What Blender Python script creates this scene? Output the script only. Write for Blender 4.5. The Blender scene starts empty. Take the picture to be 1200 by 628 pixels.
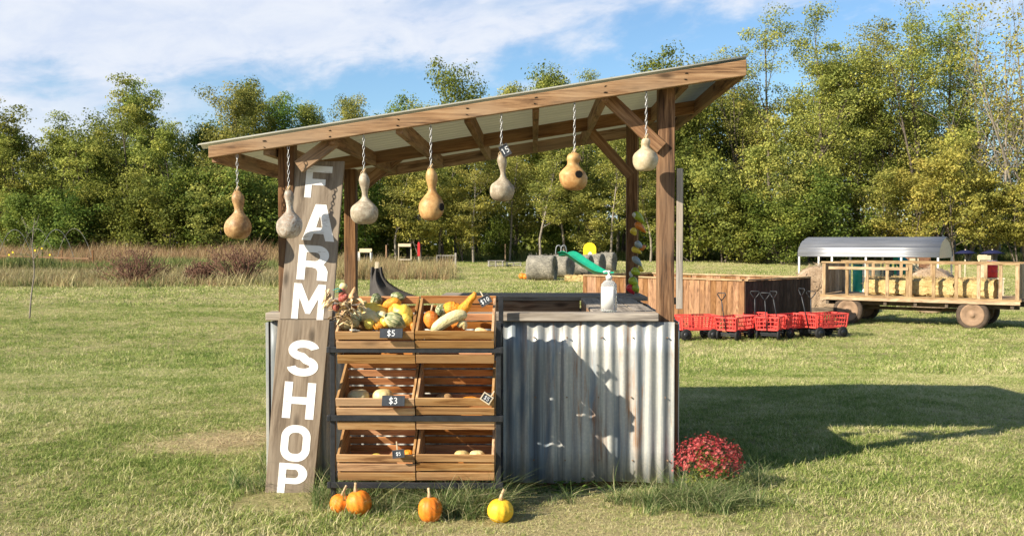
import bpy, bmesh, math, random
import numpy as np
from mathutils import Vector, Matrix, Euler, Quaternion

R = math.radians
PI = math.pi
random.seed(7)
rng = np.random.default_rng(7)
scene = bpy.context.scene
COL = scene.collection

# ------------------------------------------------------------------ camera
CAM_Z = 1.4
FPX = 1150.0
cam_d = bpy.data.cameras.new("camera")
cam = bpy.data.objects.new("camera", cam_d)
COL.objects.link(cam)
cam.location = (0, 0, CAM_Z)
cam.rotation_euler = (R(90) - math.atan(30 / FPX), 0, math.atan(26 / FPX))
cam_d.sensor_width = 36
cam_d.lens = 36 * FPX / 1200
cam_d.clip_end = 3000
scene.camera = cam
CAM_M = cam.rotation_euler.to_matrix()


def at(px, py, Y):
    """world point of the 1200x628 photo pixel at depth Y"""
    d = CAM_M @ Vector(((px - 600) / FPX, -(py - 314) / FPX, -1))
    k = Y / d.y
    return Vector((d.x * k, Y, CAM_Z + d.z * k))


def sstep(a, b, x):
    t = np.clip((x - a) / (b - a), 0, 1)
    return t * t * (3 - 2 * t)


def gz(x, y):
    """height of the field"""
    x = np.asarray(x, float)
    y = np.asarray(y, float)
    z = -0.65 * sstep(6.5, 20, y) + 0.55 * sstep(50, 95, y)
    z = z + 0.012 * np.sin(x * 1.7 + 0.6 * y) * np.sin(y * 1.3 - 0.4 * x) + 0.03 * np.sin(x * 0.31 + 1.2) * np.sin(y * 0.23) * sstep(7, 16, y)
    return z


def G(x, y):
    return float(gz(x, y))


# ------------------------------------------------------------------ object helpers
def tag(o, label=None, cat=None, group=None, kind=None):
    if label:
        o["label"] = label
    if cat:
        o["category"] = cat
    if group:
        o["group"] = group
    if kind:
        o["kind"] = kind
    return o


def empty(name, loc=(0, 0, 0), rot=(0, 0, 0), label=None, cat=None, group=None):
    o = bpy.data.objects.new(name, None)
    o.empty_display_size = 0.1
    COL.objects.link(o)
    o.location = loc
    o.rotation_euler = rot
    return tag(o, label, cat, group)


def copy_tree(o, parent=None):
    c = o.copy()
    COL.objects.link(c)
    if parent is not None:
        c.parent = parent
    for ch in list(o.children):
        copy_tree(ch, c)
    return c


class MB:
    """collects shapes and links them as ONE mesh object"""

    def __init__(s):
        s.v = []
        s.f = []
        s.g = []
        s.t = []
        s.sm = []
        s.uvw = None

    def add(s, verts, faces, grain=None, tone=None, smooth=False):
        b = len(s.v)
        off = Vector((random.uniform(0, 20), random.uniform(0, 20), random.uniform(0, 20)))
        tn = random.random() if tone is None else tone
        for i, p in enumerate(verts):
            s.v.append(tuple(p))
            gq = Vector(grain[i]) if grain is not None else Vector(p)
            s.g.append(tuple(gq + off))
            s.t.append(tn[i] if isinstance(tn, (list, tuple)) else tn)
        for f in faces:
            s.f.append(tuple(b + i for i in f))
            s.sm.append(smooth)
        return s

    def box(s, c, size, rot=None, tone=None):
        hx, hy, hz = size[0] / 2, size[1] / 2, size[2] / 2
        L = [Vector((x * hx, y * hy, z * hz)) for x in (-1, 1) for y in (-1, 1) for z in (-1, 1)]
        k = max(range(3), key=lambda i: size[i])
        o = [i for i in range(3) if i != k]
        gr = [(p[k], p[o[0]], p[o[1]]) for p in L]
        m = rot.to_matrix() if isinstance(rot, (Euler, Quaternion)) else rot
        P = [(m @ p if m is not None else p) + Vector(c) for p in L]
        F = [(0, 1, 3, 2), (4, 6, 7, 5), (0, 4, 5, 1), (2, 3, 7, 6), (0, 2, 6, 4), (1, 5, 7, 3)]
        return s.add(P, F, gr, tone)

    def beam(s, a, b, w, h, up=(0, 0, 1), tone=None):
        a, b = Vector(a), Vector(b)
        d = b - a
        x = d.normalized()
        u = Vector(up)
        y = u.cross(x)
        if y.length < 1e-4:
            y = Vector((0, 1, 0)).cross(x)
        y.normalize()
        z = x.cross(y)
        m = Matrix((x, y, z)).transposed()
        return s.box((a + b) / 2, (d.length, w, h), m, tone)

    def tube(s, pts, r, n=8, cap=True, tone=None, smooth=True, ribs=0, rib_amp=0.0):
        pts = [Vector(p) for p in pts]
        N = len(pts)
        rr = r if isinstance(r, (list, tuple)) else [r] * N
        V, F, Gn = [], [], []
        t0 = (pts[1] - pts[0]).normalized()
        ref = Vector((0, 0, 1)) if abs(t0.z) < 0.9 else Vector((1, 0, 0))
        u = t0.cross(ref).normalized()
        Ld = 0
        for i, p in enumerate(pts):
            t = (pts[min(i + 1, N - 1)] - pts[max(i - 1, 0)]).normalized()
            u = (u - t * u.dot(t))
            if u.length < 1e-5:
                u = t.cross(Vector((0.3, 0.5, 0.8)))
            u.normalize()
            w = t.cross(u)
            if i:
                Ld += (p - pts[i - 1]).length
            for k in range(n):
                a = 2 * PI * k / n
                q = rr[i] * (1 + (rib_amp * (abs(math.cos(ribs * a / 2)) - 0.6) if ribs else 0))
                V.append(p + (u * math.cos(a) + w * math.sin(a)) * q)
                Gn.append((Ld, q * math.cos(a), q * math.sin(a)))
        for i in range(N - 1):
            for k in range(n):
                k2 = (k + 1) % n
                F.append((i * n + k, i * n + k2, (i + 1) * n + k2, (i + 1) * n + k))
        if cap:
            F.append(tuple(range(n - 1, -1, -1)))
            F.append(tuple((N - 1) * n + k for k in range(n)))
        return s.add(V, F, Gn, tone, smooth)

    def lathe(s, prof, n=24, M=None, tone=None, smooth=True, ribs=0, rib_amp=0.0):
        """prof: list of (radius, z)"""
        V, F = [], []
        for (r, z) in prof:
            for k in range(n):
                a = 2 * PI * k / n
                q = r * (1 + (rib_amp * (abs(math.sin(ribs * a / 2)) - 0.65) if ribs else 0))
                V.append(Vector((q * math.cos(a), q * math.sin(a), z)))
        N = len(prof)
        for i in range(N - 1):
            for k in range(n):
                k2 = (k + 1) % n
                F.append((i * n + k, i * n + k2, (i + 1) * n + k2, (i + 1) * n + k))
        F.append(tuple(range(n - 1, -1, -1)))
        F.append(tuple((N - 1) * n + k for k in range(n)))
        gr = [tuple(p) for p in V]
        if M is not None:
            V = [M @ p for p in V]
        return s.add(V, F, gr, tone, smooth)

    def sheet(s, fn, nu, nv, thick=None, tone=None, smooth=True):
        V = [Vector(fn(i / nu, j / nv)) for i in range(nu + 1) for j in range(nv + 1)]
        w = nv + 1
        F = [(i * w + j, (i + 1) * w + j, (i + 1) * w + j + 1, i * w + j + 1) for i in range(nu) for j in range(nv)]
        return s.add(V, F, None, tone, smooth)

    def prism(s, poly, y0, y1, M=None, tone=None):
        """poly in (x,z), extruded along y"""
        n = len(poly)
        V = [Vector((p[0], y0, p[1])) for p in poly] + [Vector((p[0], y1, p[1])) for p in poly]
        gr = [tuple(p) for p in V]
        if M is not None:
            V = [M @ p for p in V]
        F = [tuple(range(n)), tuple(range(2 * n - 1, n - 1, -1))]
        for i in range(n):
            j = (i + 1) % n
            F.append((i, i + n, j + n, j))
        return s.add(V, F, gr, tone)

    def xform(s, M):
        s.v = [tuple(M @ Vector(p)) for p in s.v]
        return s

    def build(s, name, m, parent=None, bevel=0, solid=0, loc=None, sub=0):
        me = bpy.data.meshes.new(name)
        me.from_pydata(s.v, [], s.f)
        a = me.attributes.new("grain", "FLOAT_VECTOR", "POINT")
        a.data.foreach_set("vector", np.array(s.g, np.float32).ravel())
        a = me.attributes.new("tone", "FLOAT", "POINT")
        a.data.foreach_set("value", np.array(s.t, np.float32))
        me.polygons.foreach_set("use_smooth", np.array(s.sm, bool))
        me.update()
        me.materials.append(m)
        o = bpy.data.objects.new(name, me)
        COL.objects.link(o)
        if parent is not None:
            o.parent = parent
        if loc is not None:
            o.location = loc
        if solid:
            md = o.modifiers.new("solid", "SOLIDIFY")
            md.thickness = solid
            md.offset = 0
        if bevel:
            md = o.modifiers.new("bevel", "BEVEL")
            md.width = bevel
            md.segments = 2
            md.limit_method = "ANGLE"
        if sub:
            md = o.modifiers.new("sub", "SUBSURF")
            md.levels = sub
            md.render_levels = sub
        return o


def raw_mesh(name, V, F, attrs, m, smooth=False):
    me = bpy.data.meshes.new(name)
    V = np.asarray(V, np.float32)
    F = np.asarray(F, np.int32)
    me.vertices.add(len(V))
    me.vertices.foreach_set("co", V.ravel())
    k = F.shape[1]
    me.loops.add(F.size)
    me.loops.foreach_set("vertex_index", F.ravel())
    me.polygons.add(len(F))
    me.polygons.foreach_set("loop_start", np.arange(0, F.size, k, dtype=np.int32))
    me.polygons.foreach_set("loop_total", np.full(len(F), k, np.int32))
    if smooth:
        me.polygons.foreach_set("use_smooth", np.ones(len(F), bool))
    for n, arr in attrs.items():
        a = me.attributes.new(n, "FLOAT", "POINT")
        a.data.foreach_set("value", np.asarray(arr, np.float32))
    me.update(calc_edges=True)
    me.materials.append(m)
    return me


# ------------------------------------------------------------------ materials
class Mat:
    def __init__(s, name):
        s.m = bpy.data.materials.new(name)
        s.m.use_nodes = True
        s.nt = s.m.node_tree
        s.b = s.nt.nodes["Principled BSDF"]
        s.out = s.nt.nodes["Material Output"]
        s.b.inputs["Specular IOR Level"].default_value = 0.3

    def N(s, t, **kw):
        n = s.nt.nodes.new(t)
        for k, v in kw.items():
            setattr(n, k, v)
        return n

    def L(s, a, b):
        s.nt.links.new(a, b)
        return s

    def put(s, sock, v):
        if isinstance(v, bpy.types.NodeSocket):
            s.L(v, sock)
        elif isinstance(v, (tuple, list)) and len(v) == 3 and sock.type == "RGBA":
            sock.default_value = (*v, 1)
        else:
            sock.default_value = v

    def attr(s, name, what="Fac"):
        n = s.N("ShaderNodeAttribute")
        n.attribute_name = name
        return n.outputs[what]

    def obj(s):
        return s.N("ShaderNodeTexCoord").outputs["Object"]

    def pos(s):
        return s.N("ShaderNodeNewGeometry").outputs["Position"]

    def rnd(s):
        return s.N("ShaderNodeObjectInfo").outputs["Random"]

    def map(s, v, sc, loc=(0, 0, 0)):
        n = s.N("ShaderNodeMapping")
        n.inputs["Scale"].default_value = sc
        n.inputs["Location"].default_value = loc
        s.L(v, n.inputs["Vector"])
        return n.outputs[0]

    def noise(s, v, scale=5, detail=3, rough=0.55, dist=0.0):
        n = s.N("ShaderNodeTexNoise")
        n.inputs["Scale"].default_value = scale
        n.inputs["Detail"].default_value = detail
        n.inputs["Roughness"].default_value = rough
        n.inputs["Distortion"].default_value = dist
        if v is not None:
            s.L(v, n.inputs["Vector"])
        return n.outputs["Fac"]

    def voro(s, v, scale=5, feature="F1", rand=1.0):
        n = s.N("ShaderNodeTexVoronoi")
        n.feature = feature
        n.inputs["Scale"].default_value = scale
        n.inputs["Randomness"].default_value = rand
        s.L(v, n.inputs["Vector"])
        return n.outputs["Distance"]

    def ramp(s, f, stops, interp="LINEAR"):
        n = s.N("ShaderNodeValToRGB")
        e = n.color_ramp.elements
        n.color_ramp.interpolation = interp
        while len(e) < len(stops):
            e.new(0.5)
        for i, (p, c) in enumerate(stops):
            e[i].position = p
            e[i].color = (*c, 1) if not isinstance(c, (int, float)) else (c, c, c, 1)
        s.put(n.inputs[0], f)
        return n.outputs[0]

    def mix(s, f, a, b, mode="MIX"):
        n = s.N("ShaderNodeMix", data_type="RGBA", blend_type=mode)
        s.put(n.inputs[0], f)
        s.put(n.inputs[6], a)
        s.put(n.inputs[7], b)
        return n.outputs[2]

    def math(s, op, a, b=0.0, c=0.0, clamp=False):
        n = s.N("ShaderNodeMath", operation=op, use_clamp=clamp)
        s.put(n.inputs[0], a)
        s.put(n.inputs[1], b)
        if op in ("MULTIPLY_ADD", "COMPARE", "SMOOTH_MIN", "SMOOTH_MAX"):
            s.put(n.inputs[2], c)
        return n.outputs[0]

    def rng(s, v, a, b, c=0.0, d=1.0):
        n = s.N("ShaderNodeMapRange")
        for i, q in enumerate((v, a, b, c, d)):
            s.put(n.inputs[i], q)
        return n.outputs[0]

    def hsv(s, col, h=0.5, sat=1.0, val=1.0):
        n = s.N("ShaderNodeHueSaturation")
        s.put(n.inputs["Hue"], h)
        s.put(n.inputs["Saturation"], sat)
        s.put(n.inputs["Value"], val)
        s.put(n.inputs["Color"], col)
        return n.outputs[0]

    def bump(s, h, strength=0.3, dist=0.01):
        n = s.N("ShaderNodeBump")
        n.inputs["Strength"].default_value = strength
        n.inputs["Distance"].default_value = dist
        s.L(h, n.inputs["Height"])
        s.L(n.outputs[0], s.b.inputs["Normal"])
        return s

    def col(s, c, rough=0.7, metal=0.0, spec=None):
        s.put(s.b.inputs["Base Color"], c)
        s.put(s.b.inputs["Roughness"], rough)
        s.put(s.b.inputs["Metallic"], metal)
        if spec is not None:
            s.b.inputs["Specular IOR Level"].default_value = spec
        return s.m


def wood(name, dark, mid, light, fine=70, var=0.35, rough=0.8, wear=None, knots=True):
    w = Mat(name)
    g = w.attr("grain", "Vector")
    n1 = w.noise(w.map(g, (1.6, fine * 0.4, fine * 0.4)), 1, 5, 0.65, 1.2)
    n2 = w.noise(w.map(g, (6, fine * 2.2, fine * 2.2)), 1, 3, 0.7)
    n3 = w.noise(w.map(g, (1.7, 5, 5)), 1, 3, 0.5)
    f = w.math("MULTIPLY_ADD", n2, 0.35, w.math("MULTIPLY", n1, 0.65))
    c = w.ramp(f, [(0.39, dark), (0.50, mid), (0.61, light)])
    if wear:
        c = w.mix(w.rng(n3, 0.46, 0.62, 0, 0.6), c, wear)
    if knots:
        k = w.voro(w.map(g, (3.1, 9, 9)), 1)
        c = w.mix(w.rng(k, 0.06, 0.20, 0.8, 0), c, tuple(q * 0.4 for q in dark))
    t = w.attr("tone")
    c = w.hsv(c, 0.5, w.rng(t, 0, 1, 1.1, 0.85), w.rng(t, 0, 1, 1 - var, 1 + var))
    w.bump(f, 0.35, 0.004)
    return w.col(c, rough)


def plain(name, c, rough=0.6, metal=0, var=0.2, scale=12, spec=None, bump=0.1):
    w = Mat(name)
    n = w.noise(w.obj(), scale, 5, 0.6)
    d = tuple(q * (1 - var) for q in c)
    l = tuple(min(1, q * (1 + var)) for q in c)
    if bump:
        w.bump(n, bump, 0.004)
    return w.col(w.ramp(n, [(0.3, d), (0.7, l)]), rough, metal, spec)


M = {}
M["post"] = wood("weathered_post", (0.04, 0.019, 0.009), (0.16, 0.08, 0.037), (0.29, 0.165, 0.083), 60, 0.2, wear=(0.155, 0.10, 0.062))
M["beam"] = wood("roof_beam_wood", (0.085, 0.042, 0.019), (0.265, 0.15, 0.073), (0.39, 0.25, 0.135), 75, 0.15, wear=(0.31, 0.22, 0.14))
M["rafter"] = wood("rafter_wood", (0.09, 0.042, 0.018), (0.23, 0.115, 0.05), (0.34, 0.20, 0.10), 55, 0.3, wear=(0.24, 0.16, 0.09))
M["grey_board"] = wood("grey_board", (0.13, 0.11, 0.095), (0.27, 0.235, 0.20), (0.42, 0.37, 0.31), 60, 0.2, wear=(0.31, 0.25, 0.18))
M["sign_board"] = wood("sign_board", (0.115, 0.082, 0.053), (0.195, 0.147, 0.099), (0.265, 0.21, 0.148), 38, 0.12, wear=(0.215, 0.172, 0.123))
M["crate"] = wood("crate_wood", (0.20, 0.092, 0.032), (0.43, 0.235, 0.095), (0.55, 0.345, 0.165), 60, 0.28, wear=(0.36, 0.215, 0.10))
M["crate_in"] = wood("crate_inside_wood", (0.25, 0.095, 0.03), (0.46, 0.195, 0.065), (0.55, 0.27, 0.10), 60, 0.25)
M["bin"] = wood("bin_wood", (0.12, 0.055, 0.022), (0.25, 0.122, 0.050), (0.35, 0.19, 0.085), 14, 0.35, wear=(0.22, 0.11, 0.05))
M["bin_shaded"] = wood("bin_wood_painted_shade", (0.028, 0.016, 0.009), (0.05, 0.028, 0.018), (0.085, 0.05, 0.032), 14, 0.35)  # bin wood again, darkened to paint in the shade of the unlit wall
M["wagon"] = wood("wagon_wood", (0.20, 0.125, 0.062), (0.33, 0.22, 0.115), (0.43, 0.31, 0.17), 16, 0.25)
M["wagon_dark"] = wood("wagon_underframe", (0.06, 0.045, 0.03), (0.11, 0.085, 0.06), (0.18, 0.14, 0.10), 14, 0.3)
M["pale_wood"] = wood("pale_wood", (0.40, 0.33, 0.22), (0.55, 0.47, 0.33), (0.66, 0.58, 0.42), 20, 0.15, knots=False)
M["black_steel"] = plain("black_steel", (0.028, 0.03, 0.034), 0.45, 0.3, 0.3, 30, 0.4)
M["chalkboard"] = plain("chalkboard", (0.03, 0.036, 0.045), 0.7, 0, 0.25, 60)
M["tag_rim"] = plain("tag_rim", (0.05, 0.05, 0.055), 0.6)
M["chalk"] = plain("chalk", (0.75, 0.77, 0.78), 0.9, 0, 0.15, 200)
w_ = Mat("sign_paint")
n_ = w_.noise(w_.map(w_.obj(), (14, 14, 60)), 1, 6, 0.7)
n2_ = w_.noise(w_.obj(), 5, 4, 0.6)
M["sign_paint"] = w_.bump(n_, 0.2, 0.002).col(w_.mix(w_.rng(n_, 0.57, 0.66, 0, 0.65), w_.ramp(n2_, [(0.3, (0.72, 0.71, 0.68)), (0.7, (0.83, 0.83, 0.81))]), (0.36, 0.30, 0.24)), 0.6)


def galvanised(name, base, pale, streak, rust_amt=0.5, metal=0.25):
    w = Mat(name)
    o = w.obj()
    v = w.noise(w.map(o, (9, 9, 0.7)), 1, 5, 0.6, 0.6)
    sp = w.voro(o, 55)
    big = w.noise(o, 2.2, 4, 0.6)
    c = w.ramp(v, [(0.36, base), (0.50, pale), (0.64, tuple(q * 1.15 for q in pale))])
    c = w.mix(w.rng(sp, 0.1, 0.6, 0, 0.22), c, base)
    r1 = w.noise(w.map(o, (13, 13, 0.9), (3.3, 0, 1.2)), 1, 5, 0.75, 0.4)
    r = w.math("MULTIPLY", w.rng(r1, 0.53, 0.66), w.rng(big, 0.38, 0.58), clamp=True)
    c = w.mix(w.math("MULTIPLY", r, rust_amt), c, streak)
    gr = w.rng(w.noise(w.map(o, (17, 17, 0.5), (7, 1, 0)), 1, 4, 0.7), 0.49, 0.63, 0, 0.68)
    c = w.mix(gr, c, tuple(q * 0.5 for q in base))
    w.bump(w.noise(o, 26, 4, 0.6), 0.12, 0.006)
    return w.col(c, w.rng(v, 0.3, 0.7, 0.62, 0.42), metal, 0.4)


M["galv"] = galvanised("galvanised_sheet", (0.19, 0.235, 0.275), (0.46, 0.45, 0.405), (0.30, 0.14, 0.05), 0.9)
M["roof_under"] = None
w_ = Mat("roof_panel")
o_ = w_.obj()
n_ = w_.noise(w_.map(o_, (1.2, 8, 8)), 1, 5, 0.65)
c_ = w_.ramp(n_, [(0.3, (0.34, 0.335, 0.28)), (0.7, (0.54, 0.53, 0.46))])
w_.col(c_, 0.55, 0.0)
tr = w_.N("ShaderNodeBsdfTranslucent")
w_.put(tr.inputs[0], (0.66, 0.64, 0.50))
mx = w_.N("ShaderNodeMixShader")
mx.inputs[0].default_value = 0.45
w_.L(w_.b.outputs[0], mx.inputs[1]).L(tr.outputs[0], mx.inputs[2]).L(mx.outputs[0], w_.out.inputs[0])
M["roof_panel"] = w_.m
w_ = Mat("carport_steel")
n_ = w_.noise(w_.map(w_.obj(), (0.6, 4, 4)), 1, 4, 0.6)
M["carport"] = w_.col(w_.ramp(n_, [(0.3, (0.17, 0.175, 0.185)), (0.7, (0.28, 0.285, 0.295))]), 0.42, 0.5)


def gourd_mat(name, a, b, spots=None, amt=0.5, rough=0.5, scale=9, bump=0.15, stripes=None):
    w = Mat(name)
    g = w.attr("grain", "Vector")
    n = w.noise(g, scale, 5, 0.62, 0.4)
    n2 = w.noise(g, scale * 5, 4, 0.7)
    c = w.ramp(w.math("MULTIPLY_ADD", n2, 0.35, w.math("MULTIPLY", n, 0.65)), [(0.41, a), (0.58, b)])
    if spots:
        n3 = w.noise(g, scale * 4.5, 6, 0.8, 0.8)
        c = w.mix(w.rng(n3, 0.49, 0.57, 0, min(1, amt * 1.25)), c, spots)
    if stripes:
        n4 = w.noise(w.map(g, (1.5, 55, 55)), 1, 3, 0.6)
        c = w.mix(w.rng(n4, 0.5, 0.58, 0, 0.85), c, stripes)
    w.bump(n2, bump, 0.01)
    return w.col(c, rough, 0, 0.35)


M["gourd_tan"] = gourd_mat("gourd_tan", (0.22, 0.115, 0.042), (0.5, 0.32, 0.15), (0.24, 0.13, 0.06), 0.45)
M["gourd_brown"] = gourd_mat("gourd_brown", (0.33, 0.18, 0.075), (0.50, 0.32, 0.16), (0.17, 0.10, 0.055), 0.6)
M["gourd_pale"] = gourd_mat("gourd_pale", (0.24, 0.2, 0.14), (0.5, 0.44, 0.33), (0.26, 0.20, 0.14), 0.6)
M["gourd_cream"] = gourd_mat("gourd_cream", (0.36, 0.29, 0.18), (0.58, 0.5, 0.34), (0.42, 0.33, 0.2), 0.3)
M["gourd_grey"] = gourd_mat("gourd_grey", (0.2, 0.17, 0.135), (0.53, 0.48, 0.41), (0.30, 0.22, 0.16), 0.8)
M["gourd_orange_tan"] = gourd_mat("gourd_orange_tan", (0.33, 0.165, 0.055), (0.54, 0.34, 0.14), (0.38, 0.2, 0.08), 0.3)
M["hole"] = plain("dark_hole", (0.012, 0.009, 0.007), 0.9, bump=0)
M["pumpkin"] = gourd_mat("pumpkin_orange", (0.62, 0.155, 0.012), (0.78, 0.25, 0.02), (0.5, 0.12, 0.01), 0.3, 0.55, 7, 0.12)
M["pumpkin_yellow"] = gourd_mat("pumpkin_yellow", (0.78, 0.44, 0.02), (0.88, 0.56, 0.04), (0.75, 0.38, 0.02), 0.25, 0.55, 7, 0.12)
M["stem"] = gourd_mat("dry_stem", (0.36, 0.25, 0.13), (0.56, 0.42, 0.25), (0.2, 0.15, 0.07), 0.4, 0.8, 25)
M["g_yellow"] = gourd_mat("gourd_yellow", (0.72, 0.46, 0.05), (0.86, 0.66, 0.12), (0.72, 0.38, 0.03), 0.4, 0.4)
M["g_orange"] = gourd_mat("gourd_orange", (0.70, 0.24, 0.02), (0.85, 0.38, 0.03), (0.52, 0.15, 0.02), 0.4, 0.45, 14, 0.9)
M["g_red"] = gourd_mat("gourd_red_orange", (0.55, 0.13, 0.02), (0.72, 0.24, 0.03), (0.8, 0.4, 0.1), 0.3, 0.45, 12, 0.4)
M["g_green"] = gourd_mat("gourd_dark_green", (0.06, 0.09, 0.03), (0.19, 0.22, 0.08), (0.55, 0.52, 0.33), 0.8, 0.45, 12)
M["g_stripe"] = gourd_mat("gourd_striped", (0.50, 0.46, 0.22), (0.66, 0.60, 0.36), None, 0, 0.5, 9, 0.3, stripes=(0.12, 0.16, 0.06))
M["g_long"] = gourd_mat("gourd_long_cream", (0.60, 0.50, 0.24), (0.72, 0.64, 0.36), None, 0, 0.5, 12, 0.8, stripes=(0.34, 0.36, 0.15))
M["g_cream"] = gourd_mat("gourd_small_cream", (0.52, 0.40, 0.17), (0.72, 0.60, 0.33), (0.6, 0.4, 0.12), 0.35, 0.5)
M["husk"] = gourd_mat("corn_husk", (0.50, 0.36, 0.19), (0.70, 0.55, 0.34), (0.34, 0.21, 0.11), 0.35, 0.8, 14, 0.3)
M["cob"] = gourd_mat("red_corn_cob", (0.20, 0.02, 0.02), (0.42, 0.06, 0.05), (0.55, 0.35, 0.2), 0.35, 0.35, 30, 0.5)
M["teal"] = plain("teal_ribbon", (0.03, 0.20, 0.17), 0.6)
M["chain"] = plain("chain_steel", (0.42, 0.42, 0.42), 0.4, 0.7, 0.3, 100)
M["red_plastic"] = plain("red_plastic", (0.70, 0.075, 0.06), 0.5, 0, 0.15, 4, 0.4)
M["rubber"] = plain("black_rubber", (0.018, 0.018, 0.018), 0.7, 0, 0.4, 30)
M["tyre"] = plain("dusty_tyre", (0.075, 0.055, 0.04), 0.85, 0, 0.4, 9)
M["rim"] = plain("rusty_rim", (0.25, 0.165, 0.105), 0.85, 0.0, 0.25, 6)
M["white_paint"] = plain("white_paint", (0.72, 0.72, 0.70), 0.5, 0, 0.08)
M["slide_green"] = plain("slide_green", (0.008, 0.26, 0.14), 0.35, 0, 0.15, 3, 0.5)
M["teal_plastic"] = plain("teal_plastic", (0.02, 0.33, 0.30), 0.4, 0, 0.15, 3)
M["yellow_panel"] = plain("yellow_panel", (0.82, 0.60, 0.02), 0.5, 0, 0.1, 3)
M["red_paint"] = plain("red_paint", (0.55, 0.03, 0.03), 0.5)
M["navy"] = plain("navy_cloth", (0.008, 0.010, 0.045), 0.8)
M["tank"] = plain("grey_tank", (0.25, 0.26, 0.27), 0.5, 0.3, 0.3, 4)
M["grey_wood"] = wood("grey_pallet_wood", (0.22, 0.20, 0.17), (0.36, 0.33, 0.29), (0.5, 0.47, 0.42), 10, 0.3)
M["brown_cab"] = plain("brown_cabinet", (0.22, 0.11, 0.06), 0.7)
M["cream_paint"] = plain("cream_paint", (0.62, 0.52, 0.34), 0.6)
M["tarp"] = plain("charcoal_tarp", (0.055, 0.05, 0.048), 0.75, 0, 0.3, 8, bump=0.3)


def straw_mat(name, a, b, c, scale=30):
    w = Mat(name)
    o = w.obj()
    n = w.noise(w.map(o, (scale, scale * 3, scale * 3)), 1, 4, 0.7, 1.5)
    n2 = w.noise(o, scale * 0.25, 4, 0.6)
    col = w.ramp(w.math("MULTIPLY_ADD", n2, 0.4, w.math("MULTIPLY", n, 0.6)), [(0.34, a), (0.5, b), (0.66, c)])
    w.bump(n, 0.8, 0.04)
    return w.col(col, 0.9)


M["straw"] = straw_mat("straw", (0.28, 0.17, 0.06), (0.52, 0.38, 0.16), (0.70, 0.56, 0.29), 12)
M["old_hay"] = straw_mat("old_hay", (0.20, 0.13, 0.08), (0.36, 0.26, 0.17), (0.52, 0.41, 0.29), 14)
M["grey_hay"] = straw_mat("grey_hay", (0.06, 0.055, 0.045), (0.22, 0.205, 0.165), (0.44, 0.40, 0.32), 7)


def leaf_mat(name, stops, transl=0.42, hue_var=0.03, val_var=0.35, rough=0.6):
    w = Mat(name)
    t = w.attr("tone")
    r = w.rnd()
    c = w.ramp(t, stops)
    c = w.hsv(c, w.rng(r, 0, 1, 0.5 - hue_var, 0.5 + hue_var), 1.0, w.rng(r, 0, 1, 1 - val_var, 1 + val_var))
    w.col(c, rough, 0, 0.15)
    tr = w.N("ShaderNodeBsdfTranslucent")
    w.L(c, tr.inputs[0])
    mx = w.N("ShaderNodeMixShader")
    mx.inputs[0].default_value = transl
    w.L(w.b.outputs[0], mx.inputs[1]).L(tr.outputs[0], mx.inputs[2]).L(mx.outputs[0], w.out.inputs[0])
    return w.m


M["leaf_green"] = leaf_mat("leaves_green", [(0.0, (0.07046, 0.1147, 0.02218)), (0.5, (0.1761, 0.2368, 0.04435)), (1.0, (0.3382, 0.373, 0.07207))], val_var=0.15)
M["leaf_olive"] = leaf_mat("leaves_olive", [(0.0, (0.1256, 0.1589, 0.03549)), (0.5, (0.293, 0.3365, 0.07098)), (1.0, (0.5358, 0.5235, 0.116))], val_var=0.15, hue_var=0.018)
M["leaf_yellowgreen"] = leaf_mat("leaves_yellow_green", [(0.0, (0.13, 0.16, 0.04)), (0.5, (0.33, 0.34, 0.08)), (1.0, (0.58, 0.52, 0.13))], val_var=0.12, hue_var=0.012)
M["leaf_yellow"] = leaf_mat("leaves_yellow", [(0.0, (0.20, 0.21, 0.05)), (0.5, (0.42, 0.40, 0.085)), (1.0, (0.64, 0.54, 0.13))], val_var=0.12, hue_var=0.010)
M["leaf_brown"] = leaf_mat("leaves_brown", [(0.0, (0.10, 0.07, 0.035)), (0.5, (0.20, 0.14, 0.06)), (1.0, (0.30, 0.24, 0.10))])
M["leaf_bright"] = leaf_mat("leaves_bright", [(0.0, (0.05, 0.10, 0.015)), (1.0, (0.16, 0.26, 0.04))])
M["bark"] = plain("bark", (0.11, 0.09, 0.07), 0.9, 0, 0.45, 5, bump=0.6)
M["bark_pale"] = plain("bark_pale", (0.23, 0.20, 0.16), 0.9, 0, 0.35, 5, bump=0.6)
M["twig"] = plain("weed_twigs", (0.16, 0.085, 0.055), 0.9, 0, 0.3, 5)
M["flower"] = leaf_mat("mum_flowers", [(0.0, (0.16, 0.012, 0.018)), (0.55, (0.40, 0.04, 0.045)), (1.0, (0.66, 0.20, 0.18))], 0.12, 0.0, 0.0)
# ------------------------------------------------------------------ light: low sun from behind the camera's left shoulder
SUN_DIR = Vector((1.5, 1.0, -1.02)).normalized()      # the way the light travels
SUN_EL = math.asin(-SUN_DIR.z)
sd = bpy.data.lights.new("sun", "SUN")
sd.energy = 4.8
sd.angle = R(0.5)
sd.color = (1.0, 0.90, 0.74)
so = bpy.data.objects.new("sun", sd)
COL.objects.link(so)
so.rotation_euler = SUN_DIR.to_track_quat("-Z", "Y").to_euler()
so.location = (-20, -14, 14)

wd = bpy.data.worlds.new("World")
scene.world = wd
wd.use_nodes = True
nt = wd.node_tree
bg = nt.nodes["Background"]
sky = nt.nodes.new("ShaderNodeTexSky")
sky.sky_type = "NISHITA"
sky.sun_disc = False
sky.sun_elevation = SUN_EL
sky.sun_rotation = math.atan2(-SUN_DIR.x, -SUN_DIR.y)
sky.air_density = 1.0
sky.dust_density = 0.6
sky.ozone_density = 1.6


def wn(t, **kw):
    n = nt.nodes.new(t)
    for k, v in kw.items():
        setattr(n, k, v)
    return n


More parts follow.
